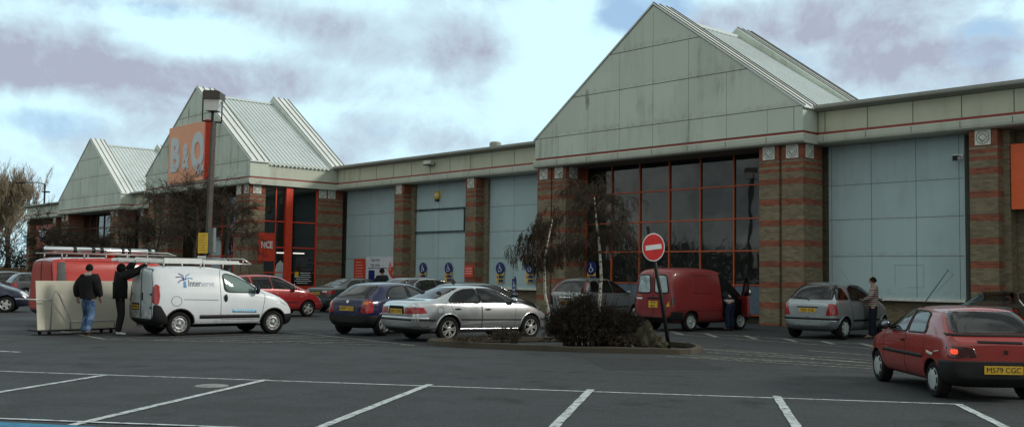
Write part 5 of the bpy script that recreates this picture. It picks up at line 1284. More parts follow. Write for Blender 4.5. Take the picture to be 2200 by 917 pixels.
for sg in (-1,1):
    mb.tube([(-.80,sg*.62,2.12),(3.0,sg*.62,2.12)], .022, 6); mb.tube([(-.1,sg*.62,2.12),(-.05,sg*.62,2.24),(2.72,sg*.62,2.20),(3.0,sg*.62,2.12)], .016, 6)
    for x in (-.55,.1,.75,1.4,2.05): mb.tube([(x,sg*.62,2.12),(x,sg*.64,1.96)], .022, 6)
for x in (-.7,0,.7,1.4,2.1,2.7): mb.tube([(x,-.62,2.12),(x,.62,2.12)], .018, 6)
mb.build('rails', M['galv'], rk, True)
t = thing('pipe_tube', 'long silver pipe carrier tube lying on the red van roof rack', 'tube', c.root.location, R(46))
mb = MB(); F = lambda a,b_,h: (h, -.50+a, 2.22+b_); mb.lathe([(0,-1.0),(.075,-1.0),(.085,-.98),(.085,2.3),(.075,2.32),(0,2.32)], 16, F); mb.build('tube_body', M['chrome'], t, True)
mb = MB(); [mb.lathe([(.088,x),(.092,x),(.092,x+.10),(.088,x+.10)], 16, F) for x in (-.2,.35,.6,1.25,1.45,2.1)]; mb.build('strap', M['trim'], t)
t = thing('beacon', 'small red dome standing on the roof of the high red van', 'beacon', c.root.matrix_world @ Vector((0,0,0)) if False else c.root.location+Vector((math.cos(R(46))*1.15, math.sin(R(46))*1.15, 2.035)), R(46))
mb = MB(); mb.lathe([(0,0),(.14,0),(.14,.10),(.12,.12)], 16, lambda a,b_,h:(a,b_,h)); mb.build('base', M['red_frame'], t, True)
mb = MB(); mb.lathe([(.12,.12),(.115,.22),(.07,.28),(0,.295)], 16, lambda a,b_,h:(a,b_,h)); mb.build('dome', M['lamp_red'], t, True)
for c in CARS: c.hollow()
# ------------------------------------------------------------------ people
def skin_mesh(name, joints, edges, mat, root=0, levels=2, parent=None):
    """joints: list of (co, radius or (rx, ry)); grows one continuous surface along the edges"""
    me = bpy.data.meshes.new(name); me.from_pydata([j[0] for j in joints], edges, [])
    ob = bpy.data.objects.new(name, me); COL.objects.link(ob)
    ob.modifiers.new('k', 'SKIN').use_smooth_shade = True
    lay = me.skin_vertices[0] if me.skin_vertices else None
    if lay is None:
        bm = bmesh.new(); bm.from_mesh(me); bm.verts.layers.skin.verify(); bm.to_mesh(me); bm.free(); lay = me.skin_vertices[0]
    for i, j in enumerate(joints):
        r = j[1]; lay.data[i].radius = r if isinstance(r, tuple) else (r, r); lay.data[i].use_root = (i == root)
    sb = ob.modifiers.new('s', 'SUBSURF'); sb.levels = levels
    m2 = evaluated(ob); bpy.data.objects.remove(ob); m2.name = name
    m2.materials.clear(); m2.materials.append(mat)
    m2.polygons.foreach_set('use_smooth', [True]*len(m2.polygons)); m2.polygons.foreach_set('material_index', [0]*len(m2.polygons))
    return link(name, m2, parent)
V3 = Vector
def person(label, loc, rot, J, top, legs, shoes, skin='skin', hair='hair', scale=1., hood=None, top_extra=.0, group=None, grip=(0,0), hat=None, legs_only=False):
    """local frame: facing +y, z up.  J = joints dict; L = left (-x side is the person's left when facing +y ... x<0)"""
    t = thing('person', label, 'person', loc, rot, group, scale)
    g = lambda k: V3(J[k])
    hd = (g('head')-g('neck')).normalized(); fw = V3(J.get('face', (0,1,0))).normalized(); fw = (fw - hd*fw.dot(hd)).normalized(); sd = fw.cross(hd)
    n = g('neck'); H = lambda a, f, u: n + sd*a + fw*f + hd*u
    jo = [(g('pelvis'),(.110,.080)),(g('waist'),(.105,.080)),(g('chest'),(.135,.100)),(g('neckbase'),(.085,.075)),(n,.055),
          (H(0,.015,.06),(.062,.068)),(H(0,.02,.12),(.073,.088)),(H(0,.005,.185),(.076,.092)),(H(0,-.005,.225),(.050,.062))]
    ed = [(0,1),(1,2),(2,3),(3,4),(4,5),(5,6),(6,7),(7,8)]
    def ch(pts, start):
        p = start
        for q in pts: jo.append(q); ed.append((p, len(jo)-1)); p = len(jo)-1
        return p
    for s in 'lr':
        w_ = ch([(g(s+'sh'),.070),(g(s+'el'),.046),(g(s+'wr'),.030)], 2)
    for s in 'lr':
        ch([(g(s+'hip'),.080),(g(s+'kn'),.055),(g(s+'an'),.042),(g(s+'toe'),(.040,.030))], 0)
    # nose and ears grow from the head
    body = skin_mesh('body', jo, ed, M[skin], 0, 2, t)
    bm = bmesh.new(); bm.from_mesh(body.data)
    mb = MB(); mb.ball(H(0,.106,.105), .013,.020,.022, 8)
    for a in (-1,1): mb.ball(H(a*.078,-.005,.11), .010,.020,.032, 8)
    # hands: palm, four unequal bent fingers and a thumb
    hands = []
    for i, s in enumerate('lr'):
        wr, hn = g(s+'wr'), g(s+'hand'); d = (hn-wr).normalized(); side = V3((1,0,0)) if abs(d.x) < .75 else V3((0,1,0)); ac = (side-d*side.dot(d)).normalized(); pn = d.cross(ac)
        if i == 0: pn = -pn
        cl = grip[i]
        hj = [(wr-d*.01,(.028,.022)),(wr+d*.045,(.040,.018)),(wr+d*.085,(.040,.016))]; he = [(0,1),(1,2)]
        for k, (off, ln) in enumerate(((-.030,.068),(-.010,.078),(.010,.074),(.030,.058))):
            b0 = len(hj); q = wr+d*.085+ac*off
            hj += [(q+d*.012,.0095),(q+d*(.012+ln*.45)+pn*(ln*(.12+.3*cl)),.0088),(q+d*(.012+ln*(.85-.55*cl))+pn*(ln*(.30+.45*cl)),.0075)]
            he += [(2,b0),(b0,b0+1),(b0+1,b0+2)]
        b0 = len(hj); q = wr+d*.03-ac*.034; hj += [(q,.012),(q-ac*.022+d*.03+pn*.012,.0105),(q-ac*.020+d*.060+pn*.030,.0085)]; he += [(1,b0),(b0,b0+1),(b0+1,b0+2)]
        ho = skin_mesh('hand', hj, he, M[skin], 0, 1, t); hands.append(ho)
    for ho in hands:
        o = len(mb.v); mb.v += [tuple(v.co) for v in ho.data.vertices]
        for p in ho.data.polygons: mb.f.append([o+q for q in p.vertices]); mb.m.append(0)
        bpy.data.objects.remove(ho)
    me2 = mb.mesh('x', M[skin], True); bm.from_mesh(me2); bm.to_mesh(body.data); bm.free()
    for p in body.data.polygons: p.use_smooth = True
    # eyes and mouth
    mb = MB(); [mb.ball(H(a*.032,.092,.125), .011,.008,.007, 8) for a in (-1,1)]; mb.build('eyes', M['ink'], t)
    mb = MB(); mb.ball(H(0,.098,.062), .024,.008,.006, 8); mb.build('mouth', plain('lip', (.30,.12,.10), .5), t)
    # hair: a cap over the back and crown
    if hat is None:
        mb = MB(); o_ = []
        nU, nV = 9, 18
        for i in range(nU+1):
            for k in range(nV):
                az = 2*PI*k/nV; frontness = math.cos(az)      # 1 = front
                mx = lerp(2.0, 1.0, max(0., frontness)**1.4); th = mx*i/nU
                mb.v.append(tuple(H(.089*math.sin(th)*math.sin(az), -.002+.108*math.sin(th)*math.cos(az), .120+.116*math.cos(th))))
        for i in range(nU):
            for k in range(nV): mb.f.append([i*nV+k,(i+1)*nV+k,(i+1)*nV+(k+1)%nV,i*nV+(k+1)%nV]); mb.m.append(0)
        mb.build('hair', M[hair], t, True)
    else:
        mb = MB(); mb.ball(H(0,-.005,.14), .100,.118,.125, 14); mb.build('hat', M[hat], t, True)
    # clothes
    x = top_extra
    jt = [(g('pelvis')*.75+g('waist')*.25+V3((0,0,-.09)),(.172+x,.14+x)),(g('waist'),(.168+x,.135+x)),(g('chest'),(.195+x,.145+x)),(g('neckbase')+V3((0,0,-.01)),(.105+x,.092+x))]; et = [(0,1),(1,2),(2,3)]
    for s in 'lr':
        b0 = len(jt); wv = (g(s+'wr')-g(s+'el')); jt += [(g(s+'sh'),.092+x*.8),(g(s+'el'),.066+x*.7),(g(s+'wr')-wv*.04,.048+x*.5)]; et += [(2,b0),(b0,b0+1),(b0+1,b0+2)]
    skin_mesh('jacket', jt, et, top, 1, 2, t)
    jl = [(g('pelvis')+V3((0,0,.06)),(.158,.120)),(g('pelvis')+V3((0,0,-.03)),(.155,.122))]; el = [(0,1)]
    for s in 'lr':
        b0 = len(jl); v = g(s+'an')-g(s+'kn'); jl += [(g(s+'hip')+V3((0,0,-.05)),.118),(g(s+'kn'),.094),(g(s+'kn')+v*.6,.086),(g(s+'an')+V3((0,0,-.02)),.084)]; el += [(1,b0),(b0,b0+1),(b0+1,b0+2),(b0+2,b0+3)]
    skin_mesh('trousers', jl, el, legs, 0, 2, t)
    for s in 'lr':
        a, q = g(s+'an'), g(s+'toe'); f = (q-a); f.z = 0; f.normalize(); f3 = f
        js = [(a-f*.05+V3((0,0,-.035)),(.045,.040)),(a+f*.05+V3((0,0,-.040)),(.050,.036)),(q+V3((0,0,.0)),(.046,.030)),(q+f*.05+V3((0,0,-.006)),(.032,.022))]
        skin_mesh('shoe', js, [(0,1),(1,2),(2,3)], shoes, 0, 2, t)
    if hood:
        hb = skin_mesh('hood', [(g('neckbase')+fw*-.05+sd*-.08+V3((0,0,.035)),.04),(g('neckbase')+fw*-.10+V3((0,0,.02)),.048),(g('neckbase')+fw*-.05+sd*.08+V3((0,0,.035)),.04)], [(0,1),(1,2)], hood, 1, 2, t)
    return t
def cloth(name, c, var=.25, stripes=None):
    t = NT(name); n_ = t.mr(t.noise(7, 5, .6), .3, .7); col = t.mix(n_, tuple(q*(1-var) for q in c), c)
    if stripes:
        z = t.xyz()[2]; f = t.math('FRACT', t.math('MULTIPLY', z, 17)); col = t.mix(t.mr(f, .45, .6), col, stripes)
        f2 = t.math('FRACT', t.math('MULTIPLY', z, 5.7)); col = t.mix(t.mr(f2, .80, .84, 0, .8), col, (.22,.05,.05))
    t.col(col); t.set(Roughness=.9, Specular_IOR_Level=.15); t.bump(t.noise(14, 4, .6), .5, .03); return t.mat
def m_jeans():
    t = NT('jeans'); n_ = t.mr(t.noise(5, 4, .6), .38, .66); t.col(t.mix(n_, (.030,.055,.12), (.13,.21,.34))); t.set(Roughness=.9, Specular_IOR_Level=.15); t.bump(t.noise(12,4,.6), .5, .03); return t.mat
def m_lean():
    t = NT('dark_top_white_hem'); z = t.xyz()[2]; t.col(t.mix(t.mr(t.math('ADD', z, t.math('MULTIPLY', t.noise(6,3), .04)), 1.0, 1.02), (.50,.53,.54), (.018,.020,.024))); t.set(Roughness=.9, Specular_IOR_Level=.1); return t.mat
leaning_top = m_lean()
M['knit_hat'] = plain('knit_hat', (.010,.010,.011), .95, spec=.1)
base = dict(pelvis=(0,0,.96), waist=(0,.0,1.12), chest=(0,-.01,1.33), neckbase=(0,-.01,1.47), neck=(0,.005,1.53), head=(0,.02,1.75),
  lsh=(-.175,-.01,1.42), lel=(-.235,-.04,1.14), lwr=(-.235,.06,.90), lhand=(-.23,.09,.80), rsh=(.175,-.01,1.42), rel=(.235,-.04,1.14), rwr=(.235,.06,.90), rhand=(.23,.09,.80),
  lhip=(-.09,0,.92), lkn=(-.10,.03,.50), lan=(-.10,-.01,.095), ltoe=(-.115,.14,.035), rhip=(.09,0,.92), rkn=(.10,.03,.50), ran=(.10,-.01,.095), rtoe=(.115,.14,.035))
def pose(**k): d = dict(base); d.update(k); return d
BLK = cloth('black_cloth', (.014,.014,.015)); BLK2 = cloth('black_jacket', (.018,.017,.018)); NAVY = cloth('navy_trousers', (.014,.017,.026))
leather = plain('dark_shoe', (.02,.018,.016), .5); white_shoe = plain('white_trainer', (.60,.62,.63), .5, var=.35, vs=14)
# man walking away past the boards
p = G(186,721); person('man in a black jacket and blue jeans walking away in front of the boards', p, R(-8), pose(
   lsh=(-.19,-.01,1.42), lel=(-.275,-.06,1.16), lwr=(-.30,.04,.93), lhand=(-.30,.07,.84), rsh=(.19,-.01,1.42), rel=(.27,-.02,1.15), rwr=(.26,.12,.95), rhand=(.25,.16,.86),
   lkn=(-.10,.16,.53), lan=(-.10,.02,.115), ltoe=(-.11,.16,.035), rkn=(.11,-.02,.50), ran=(.17,-.30,.14), rtoe=(.18,-.16,.05), pelvis=(0,0,.95), face=(-.25,1,0)),
   BLK2, m_jeans(), leather, hood=cloth('pale_hood', (.42,.40,.37)), top_extra=.055, scale=1.02)
# man reaching up to the ladder rack
p = G(255,719); person('man dressed in black with white trainers reaching up to the van roof rack', p, R(-62), pose(
   lsh=(-.17,.02,1.47), lel=(-.20,.22,1.66), lwr=(-.14,.34,1.86), lhand=(-.12,.40,1.94), rsh=(.18,.02,1.46), rel=(.22,.32,1.58), rwr=(.12,.62,1.78), rhand=(.10,.70,1.84),
   lhip=(-.09,0,.93), rhip=(.09,0,.93), lkn=(-.15,.06,.52), lan=(-.20,.0,.095), ltoe=(-.20,.15,.035), rkn=(.14,.03,.50), ran=(.20,-.05,.095), rtoe=(.21,.10,.035), head=(0,.01,1.76), face=(0.1,1,.25)),
   BLK, BLK2, white_shoe, skin='skin_dark', hat='knit_hat', top_extra=.06, grip=(.8,.8), scale=1.02)
# man in a striped jumper beside the silver car
p = G(1877,727); person('man in a striped jumper standing at the side of the silver tall hatchback', p, R(62), pose(
   lel=(-.24,.04,1.16), lwr=(-.14,.26,1.10), lhand=(-.08,.34,1.10), rel=(.235,.03,1.15), rwr=(.10,.27,1.06), rhand=(.03,.34,1.06), lan=(-.12,.05,.095), ltoe=(-.14,.20,.035), face=(-.2,1,-.08)),
   cloth('striped_jumper', (.42,.36,.33), .1, (.13,.10,.10)), NAVY, plain('brown_shoe', (.12,.075,.05), .5), top_extra=.012, grip=(.5,.5))
# person leaning into the red van
p = Vector((5.08,32.4,0)) + Matrix.Rotation(R(39.5), 3, 'Z') @ Vector((1.70,-.98,0)); person('person in dark trousers bending through the open front door of the red van', p, R(39.5), pose(
   pelvis=(0,-.05,.94), waist=(0,.08,1.08), chest=(0,.30,1.18), neckbase=(0,.43,1.22), neck=(0,.48,1.23), head=(0,.70,1.24), face=(0,0,-1),
   lsh=(-.17,.33,1.20), lel=(-.22,.50,1.00), lwr=(-.20,.70,.95), lhand=(-.20,.80,.95), rsh=(.17,.33,1.20), rel=(.22,.50,1.0), rwr=(.2,.70,.95), rhand=(.2,.80,.95), lhip=(-.09,-.05,.90), rhip=(.09,-.05,.90)),
   leaning_top, cloth('blue_work_trousers', (.020,.030,.055)), leather)
# person half hidden among the parked cars
d = ray(820,600); p = Vector((d.x*38.8, d.y*38.8, 0)); person('dark-coated person with only head and shoulders showing above the parked cars', p, R(-20), pose(head=(0,.03,1.77), face=(.3,1,-.2)), cloth('dark_coat', (.016,.018,.024)), NAVY, leather, skin='skin_dark', top_extra=.05, scale=1.06)

# ------------------------------------------------------------------ board trolley
a0 = G(78,708,.14); a1 = G(290,701,.14); du = (a1-a0); L = du.length; ang = math.atan2(du.y, du.x)
tr = thing('platform_trolley', 'tubular steel sheet trolley standing behind the walking man', 'trolley', (a0.x,a0.y,0), ang)
mb = MB()
mb.tube([(.28,-.16,.10),(.28,-.16,.95),(.30,-.16,1.03),(.37,-.16,1.10),(.44,-.16,1.05),(.47,-.16,1.0),(.80,-.16,.36),(.80,-.16,.14)], .018, 8)
mb.tube([(.80,-.16,.33),(2.0,-.16,.33),(2.0,-.16,.10)], .018, 8); mb.tube([(.28,-.16,.88),(-.30,-.16,.90),(-.36,-.10,.90)], .020, 8)
mb.tube([(-.36,-.10,.90),(-.36,.40,.90)], .020, 8)
mb.build('tubular_frame', M['galv'], tr, True)
mb = MB(); mb.box(.0,2.15,-.18,.46,.095,.13); mb.build('deck', M['trim'], tr)
for x in (.28,1.95):
    for y in (-.10,.38):
        mb = MB(); F = lambda a,b_,h: (x+a, y+h, .048+b_); mb.lathe([(0,-.02),(.04,-.02),(.047,-.01),(.047,.01),(.04,.02),(0,.02)], 14, F); mb.box(x-.03,x+.03,y-.026,y+.026,.06,.095); mb.build('castor', M['rubber'], tr)
bd_ = thing('board_stack', 'stack of tall buff plasterboard sheets standing on edge on the steel trolley', 'boards', (a0.x,a0.y,0), ang)
pb = m_cladding('buff_board', (.50,.475,.385), .25, tint=(.38,.36,.29))
for k in range(3):
    rr_ = random.Random(k); mb = MB(); x0 = .0+.012*k; y0 = -.06+.014*k
    mb.prism(soften([(x0,.135),(L*1.0+x0,.135),(L+x0+.02,1.36),(x0-.04,1.36)],.01), lambda a,z,dd:(a, dd+(z-.135)*.10, z), y0, y0+.0125); mb.build('sheet', pb, bd_)

# ------------------------------------------------------------------ no-entry sign on a leaning pole
p = G(1438,742,.12); t = thing('no_entry_sign', 'round red no-entry sign with a white bar on a leaning black pole', 'sign', p)
d = ray(1403,531); k = (p.y-.05)/d.y; dc = Vector((d.x*k, d.y*k, CAM_H+d.z*k)) - p
d = ray(1392,486); k = (p.y-.05)/d.y; dt = Vector((d.x*k, d.y*k, CAM_H+d.z*k)) - p
mb = MB(); mb.tube([(0,0,-.1), tuple(dc*.5), tuple(dt)], .045, 10); mb.build('pole', M['black'], t, True)
Q = Matrix.Rotation(R(6), 3, 'Z') @ Matrix.Rotation(R(3), 3, 'Y')
F = lambda o: (lambda a,b_,h: tuple(dc+V3((0,-.06,0)) + Q @ V3((a,-h-o,b_*1.22))))
mb = MB(); mb.lathe([(0,-.01),(.262,-.01),(.262,.004),(0,.004)], 40, F(0)); mb.build('disc_rim', M['sign_white'], t)
mb = MB(); mb.lathe([(0,.0),(.242,.0),(.242,.004),(0,.004)], 40, F(.005)); mb.build('red_disc', M['sign_red'], t)
mb = MB(); q = [(-.185,-.045),(.185,-.045),(.185,.045),(-.185,.045)]; Rb = Matrix.Rotation(R(9), 2); q = [tuple(Rb @ Vector(a)) for a in q]; mb.prism(q, lambda a,b_,h: F(.010)(a,b_,h), 0, .004); mb.build('white_bar', M['sign_white'], t)
mb = MB()
for z in (-.12,.14): mb.tube([tuple(dc+V3((-.10,-.03,z))), tuple(dc+V3((.10,-.03,z)))], .012, 5)
mb.build('clamp', M['galv'], t)
# small blue post sign
p = G(1133,688); d = ray(1133,618); 
u_, v_ = p.dot(U), p.dot(N)
t = thing('parking_sign', 'small blue wheelchair sign on a short post in front of the pillar', 'sign', W(33.9,31.2,0), BROT)
mb = MB(); mb.tube([(0,0,0),(0,0,1.62)], .035, 8); mb.build('post', M['trim'], t)
mb = MB(); mb.box(-.14,.14,-.055,-.04,.92,1.52); mb.build('plate', M['sign_blue'], t)
mb = MB()
for q in ([(-.02,1.40),(.0,1.24),(.06,1.23),(.09,1.15)],[(-.05,1.28),(-.07,1.20),(-.02,1.15),(.04,1.18)]): mb.tube([(a,-.058,b_) for a,b_ in q], .016, 5)
mb.box(-.10,.10,-.060,-.056,1.05,1.08); mb.box(-.10,.06,-.060,-.056,.98,1.01); mb.build('wheelchair_symbol', M['sign_white'], t)

# ------------------------------------------------------------------ lamp post with caged lantern, near the porch
d = ray(441,640); LY = 36.2; base_ = Vector((d.x*LY, d.y*LY, 0))
def at(x, y, Y): d = ray(x, y); k = Y/d.y; return Vector((d.x*k, d.y*k, CAM_H+d.z*k))
topp = at(459,262,LY)-base_; t = thing('lamp_post', 'tall brown leaning lamp post with a boxy caged lantern in front of the porch', 'lamp post', base_)
mb = MB(); mb.tube([(0,0,0), tuple(topp*.35), tuple(topp)], [.14,.108,.10], 4); mb.build('column', plain('brown_post_paint', (.060,.046,.036), .6, var=.3), t)
ctop = topp+V3((0,0,0)); pl = plain('lantern_case', (.075,.062,.05), .6)
mb = MB(); zl = at(456,266,LY)-base_
mb.tube([zl+V3((-.36,0,.10)), zl+V3((-.36,0,.98))], .025, 5); mb.tube([zl+V3((.33,0,.04)), zl+V3((.33,0,.80))], .025, 5); mb.tube([zl+V3((-.36,0,.10)), zl+V3((.33,0,.04))], .03, 5); mb.tube([zl+V3((0,0,.05)), zl+V3((0,0,.45))], .05, 6)
mb.build('yoke', M['black'], t)
mb = MB(); c0 = zl+V3((.02,0,.98)); mb.prism([(-.30,-.14),(.32,-.14),(.32,.12),(.22,.17),(-.26,.17),(-.30,.12)], lambda a,z,dd:(c0.x+a, c0.y+dd, c0.z+z), -.34, .34); hd_ = mb.build('lantern_hood', pl, t)
gl_ = plain('lantern_glass', (.55,.55,.52), .15, spec=.6, coat=.4)
mb = MB(); c1 = zl+V3((.02,0,.58)); mb.prism([(-.20,-.14),(.22,-.14),(.30,.26),(-.28,.26)], lambda a,z,dd:(c1.x+a, c1.y+dd, c1.z+z), -.28, .28); mb.build('lantern_glass', gl_, t)
y_ = at(436,522,LY-.25)-base_
t2 = thing('yellow_sign', 'yellow printed sign hung on the leaning lamp post', 'sign', base_+y_)
mb = MB(); mb.box(-.17,.17,-.02,.0,-.36,.36); mb.build('plate', M['sign_yellow'], t2)
mb = MB(); [mb.box(-.13,.12-.03*(i%3),-.024,-.02,.28-.09*i,.30-.09*i) for i in range(7)]; mb.build('text_line', plain('faded_print', (.35,.24,.05), .6), t2)
mb = MB(); mb.box(-.17,.12,-.02,.0,-.62,-.45); mb.build('lower_plate', M['sign_white'], t2)
mb = MB(); mb.tube([(0,.03,-.62),(0,.03,.40)], .02, 5); mb.build('bracket', M['black'], t2)
y_ = at(455,516,LY-.1)
t2 = thing('control_box', 'grey metal box strapped to the right side of the leaning lamp post', 'box', y_)
mb = MB(); mb.box(-.10,.07,-.12,.12,-.44,.42); mb.build('casing', plain('grey_box', (.11,.14,.14), .5), t2); mb = MB(); mb.box(.075,.115,-.10,.10,-.42,.44); mb.build('cover', M['galv'], t2)
# two street lamps beyond the far end
for lab, bx, by, hx, hy, Y in (('taller street lamp with a side arm rising beyond the far roof end',89,470,46,392,108.),('lower street lamp with a short arm behind the bare pale tree',57,480,50,418,125.)):
    b0 = at(bx, 580, Y); b0.z = 0; t = thing('street_lamp', lab, 'street lamp', b0, 0, 'street lamps beyond the building')
    tp = at(bx, by-75 if bx > 60 else by-62, Y)-b0; hdp = at(hx, hy, Y)-b0
    mb = MB(); mb.tube([(0,0,0),(0,0,tp.z)], [.14,.09], 8); mb.build('column', M['trim'], t)
    mb = MB(); mb.tube([(0,0,tp.z-.05),(hdp.x*.3,0,tp.z+.15),(hdp.x,0,hdp.z)], .05, 6); mb.build('arm', M['trim'], t)
    mb = MB(); mb.obox((hdp.x-.1,0,hdp.z-.05), .9,.25,.14); mb.build('lamp_head', M['trim'], t)
    if bx > 60: mb = MB(); mb.obox((.15,0,tp.z-.85), .7,.3,.14); mb.build('bracket_lamp', M['trim'], t)

# ------------------------------------------------------------------ bare trees and shrubs
def twig_strip(vs, fs, p, q, r0, r1, rnd_):
    """a thin three-sided twig"""
    t = (q-p); L_ = t.length
    if L_ < 1e-5: return
    t /= L_; a = t.orthogonal().normalized(); b_ = t.cross(a); o = len(vs)
    for (c, rr) in ((p,r0),(q,r1)):
        for k in range(3):
            an_ = 2.0944*k; vs.append(tuple(c+(a*math.cos(an_)+b_*math.sin(an_))*rr))
    for k in range(3): fs.append((o+k, o+(k+1)%3, o+3+(k+1)%3, o+3+k))
def grow(vs, fs, p, d, L_, r, depth, rnd_, droop, spread, nch=(3,5), seg=3, wob=.18, minr=.003, up=0.):
    q = p.copy(); dd = d.copy(); pts = [q.copy()]
    for i in range(seg):
        dd = (dd + V3((rnd_.gauss(0,wob), rnd_.gauss(0,wob), rnd_.gauss(0,wob))) + V3((0,0,up-droop*(i+1)/seg))).normalized()
        q2 = q + dd*L_/seg; ra, rb = lerp(r, r*.55, i/seg), lerp(r, r*.55, (i+1)/seg)
        twig_strip(vs, fs, q, q2, max(ra,minr), max(rb,minr), rnd_); q = q2; pts.append(q.copy())
    if depth <= 0: return
    for _ in range(rnd_.randint(*nch)):
        i = rnd_.uniform(.25, 1.)*seg; k = min(int(i), seg-1); s = pts[k].lerp(pts[k+1], i-k)
        nd = (dd + V3((rnd_.gauss(0,spread), rnd_.gauss(0,spread), rnd_.gauss(0,spread*.8)))).normalized()
        grow(vs, fs, s, nd, L_*rnd_.uniform(.5,.8), r*.5, depth-1, rnd_, droop*1.5, spread, nch, seg, wob, minr, up*.6)
def bare_tree(label, loc, trunk, limbs, twig_mat, bark_mat, seed, depth=4, droop=.1, spread=.5, L0=1.4, r0=.06, trunk_r=(.10,.06), z_from=.4, nch=(3,5), minr=.004, up=.0, name='bare_tree', group=None, spray=.9, cat='tree'):
    rnd_ = random.Random(seed); t = thing(name, label, cat, loc, 0, group)
    mb = MB(); n_ = len(trunk); mb.tube(trunk, [lerp(trunk_r[0], trunk_r[1], i/(n_-1)) for i in range(n_)], 9); mb.build('trunk', bark_mat, t, True, fix=False)
    vs, fs = [], []; tr_ = [V3(q) for q in trunk]
    for i in range(limbs):
        f = lerp(z_from, 1., (i+rnd_.random())/limbs)*(n_-1); k = min(int(f), n_-2); s = tr_[k].lerp(tr_[k+1], f-k)
        a = rnd_.uniform(0, 2*PI); dv = V3((math.cos(a)*spray, math.sin(a)*spray, rnd_.uniform(.25,1.1))).normalized()
        grow(vs, fs, s, dv, L0*rnd_.uniform(.7,1.15)*(1.15-.4*f/(n_-1)), r0*(1.1-.5*f/(n_-1)), depth, rnd_, droop, spread, nch, 3, .16, minr, up)
    mb = MB(); mb.v = vs; mb.f = [list(f) for f in fs]; mb.m = [0]*len(fs); mb.build('crown', twig_mat, t, fix=False)
    return t
# two small birches on the island
b1 = G(1183,727,.12); k1 = at(1170,560,b1.y)-b1; k2 = at(1178,470,b1.y)-b1
bare_tree('small weeping birch with a thin white trunk, left of the dark bush', b1, [(0,0,-.05),(-.03,0,.5),(k1.x*.9,.02,1.1),(k1.x,0,k1.z),(k1.x+.05,.02,k1.z+.35),(k2.x+.1,0,k2.z)], 24, M['twig'], M['birch'], 3, 4, .34, .50, .66, .016, (.048,.016), .66, (3,5), .0038, .02, 'birch_tree', 'birches on the planted island', 1.1)
b2 = G(1288,737,.14); k2 = at(1281,470,b2.y)-b2
bare_tree('taller birch growing out of the dark bush beside the no-entry sign', b2, [(0,0,-.05),(-.03,0,.7),(.03,0,1.5),(-.02,0,2.2),(k2.x,0,k2.z),(k2.x-.05,0,k2.z+.5)], 22, M['twig_dark'], M['birch'], 8, 4, .16, .5, .74, .014, (.050,.014), .50, (3,5), .0034, .03, 'birch_tree', 'birches on the planted island', 1.0)
# dense bare bushes and low plants
BUSH = plain('bush_twig', (.032,.025,.019), .9, var=.4, vs=3, spec=.1)
def bush(label, loc, w_, d_, h_, n_, mat, seed, name='bush', minr=.004, L_=.5, cat='bush', group=None):
    rnd_ = random.Random(seed); t = thing(name, label, cat, loc, 0, group); vs, fs = [], []; vs2, fs2 = [], []
    for i in range(max(6, n_//9)):
        p = V3((rnd_.uniform(-.29,.29)*w_, rnd_.uniform(-.27,.27)*d_, -.1)); q = p*1.6+V3((0,0,.16))+V3((rnd_.gauss(0,.1), rnd_.gauss(0,.1), h_*rnd_.uniform(.55,.95)))
        twig_strip(vs2, fs2, p, q, .014, .006, rnd_)
    for i in range(n_):
        a = rnd_.uniform(0,2*PI); rr = math.sqrt(rnd_.random()); x, y = math.cos(a)*rr*w_/2, math.sin(a)*rr*d_/2
        hz = h_*(1-.55*rr**2.5)*(.86+.22*math.sin(x*5+seed)*math.sin(y*4+1)); z = rnd_.uniform(.05,1.)**.7*hz
        dv = V3((math.cos(a)*rr*.8+rnd_.gauss(0,.4), math.sin(a)*rr*.8+rnd_.gauss(0,.4), rnd_.uniform(.2,1.2))).normalized()
        grow(vs, fs, V3((x*.9,y*.9,z*.82)), dv, L_*rnd_.uniform(.3,.6), .006, 2, rnd_, .05, .7, (2,4), 2, .25, minr)
    mb = MB(); mb.v = vs2; mb.f = [list(f) for f in fs2]; mb.m = [0]*len(fs2); mb.box(-.30*w_,.30*w_,-.28*d_,.28*d_,-.16,-.07); mb.build('stem', mat, t, fix=False)
    mb = MB(); mb.v = vs; mb.f = [list(f) for f in fs]; mb.m = [0]*len(fs); mb.build('foliage', mat, t, fix=False)
    return t
p = G(1262,738,.14); bush('big tangled dark bare bush filling the middle of the island', p+V3((0,.35,0)), 1.75, 1.2, 1.20, 900, BUSH, 2, minr=.0042)
p = G(1330,735,.14); bush('second dark bare bush on the right of the big bush', p+V3((0,.3,0)), 1.0, .8, .82, 320, BUSH, 5, minr=.0042)
p = G(1090,734,.12); bush('low brown straggly plant in front of the silver saloon front wheel', p+V3((0,.15,0)), .75, .5, .33, 130, plain('dry_plant', (.070,.052,.032), .9), 6, minr=.0045, L_=.25, name='low_plant', cat='plant')
p = G(1345,741,.12); bush('low brown ground plant at the kerb between bush and rock', p+V3((0,.1,0)), 1.1, .5, .26, 150, plain('dry_plant', (.070,.052,.032), .9), 9, minr=.0045, L_=.22, name='low_plant', cat='plant')
p = G(1010,735,.12); bush('sparse brown plant at the left end of the island', p+V3((0,.05,0)), .9, .35, .16, 70, plain('dry_plant', (.070,.052,.032), .9), 12, minr=.004, L_=.18, name='low_plant', cat='plant')
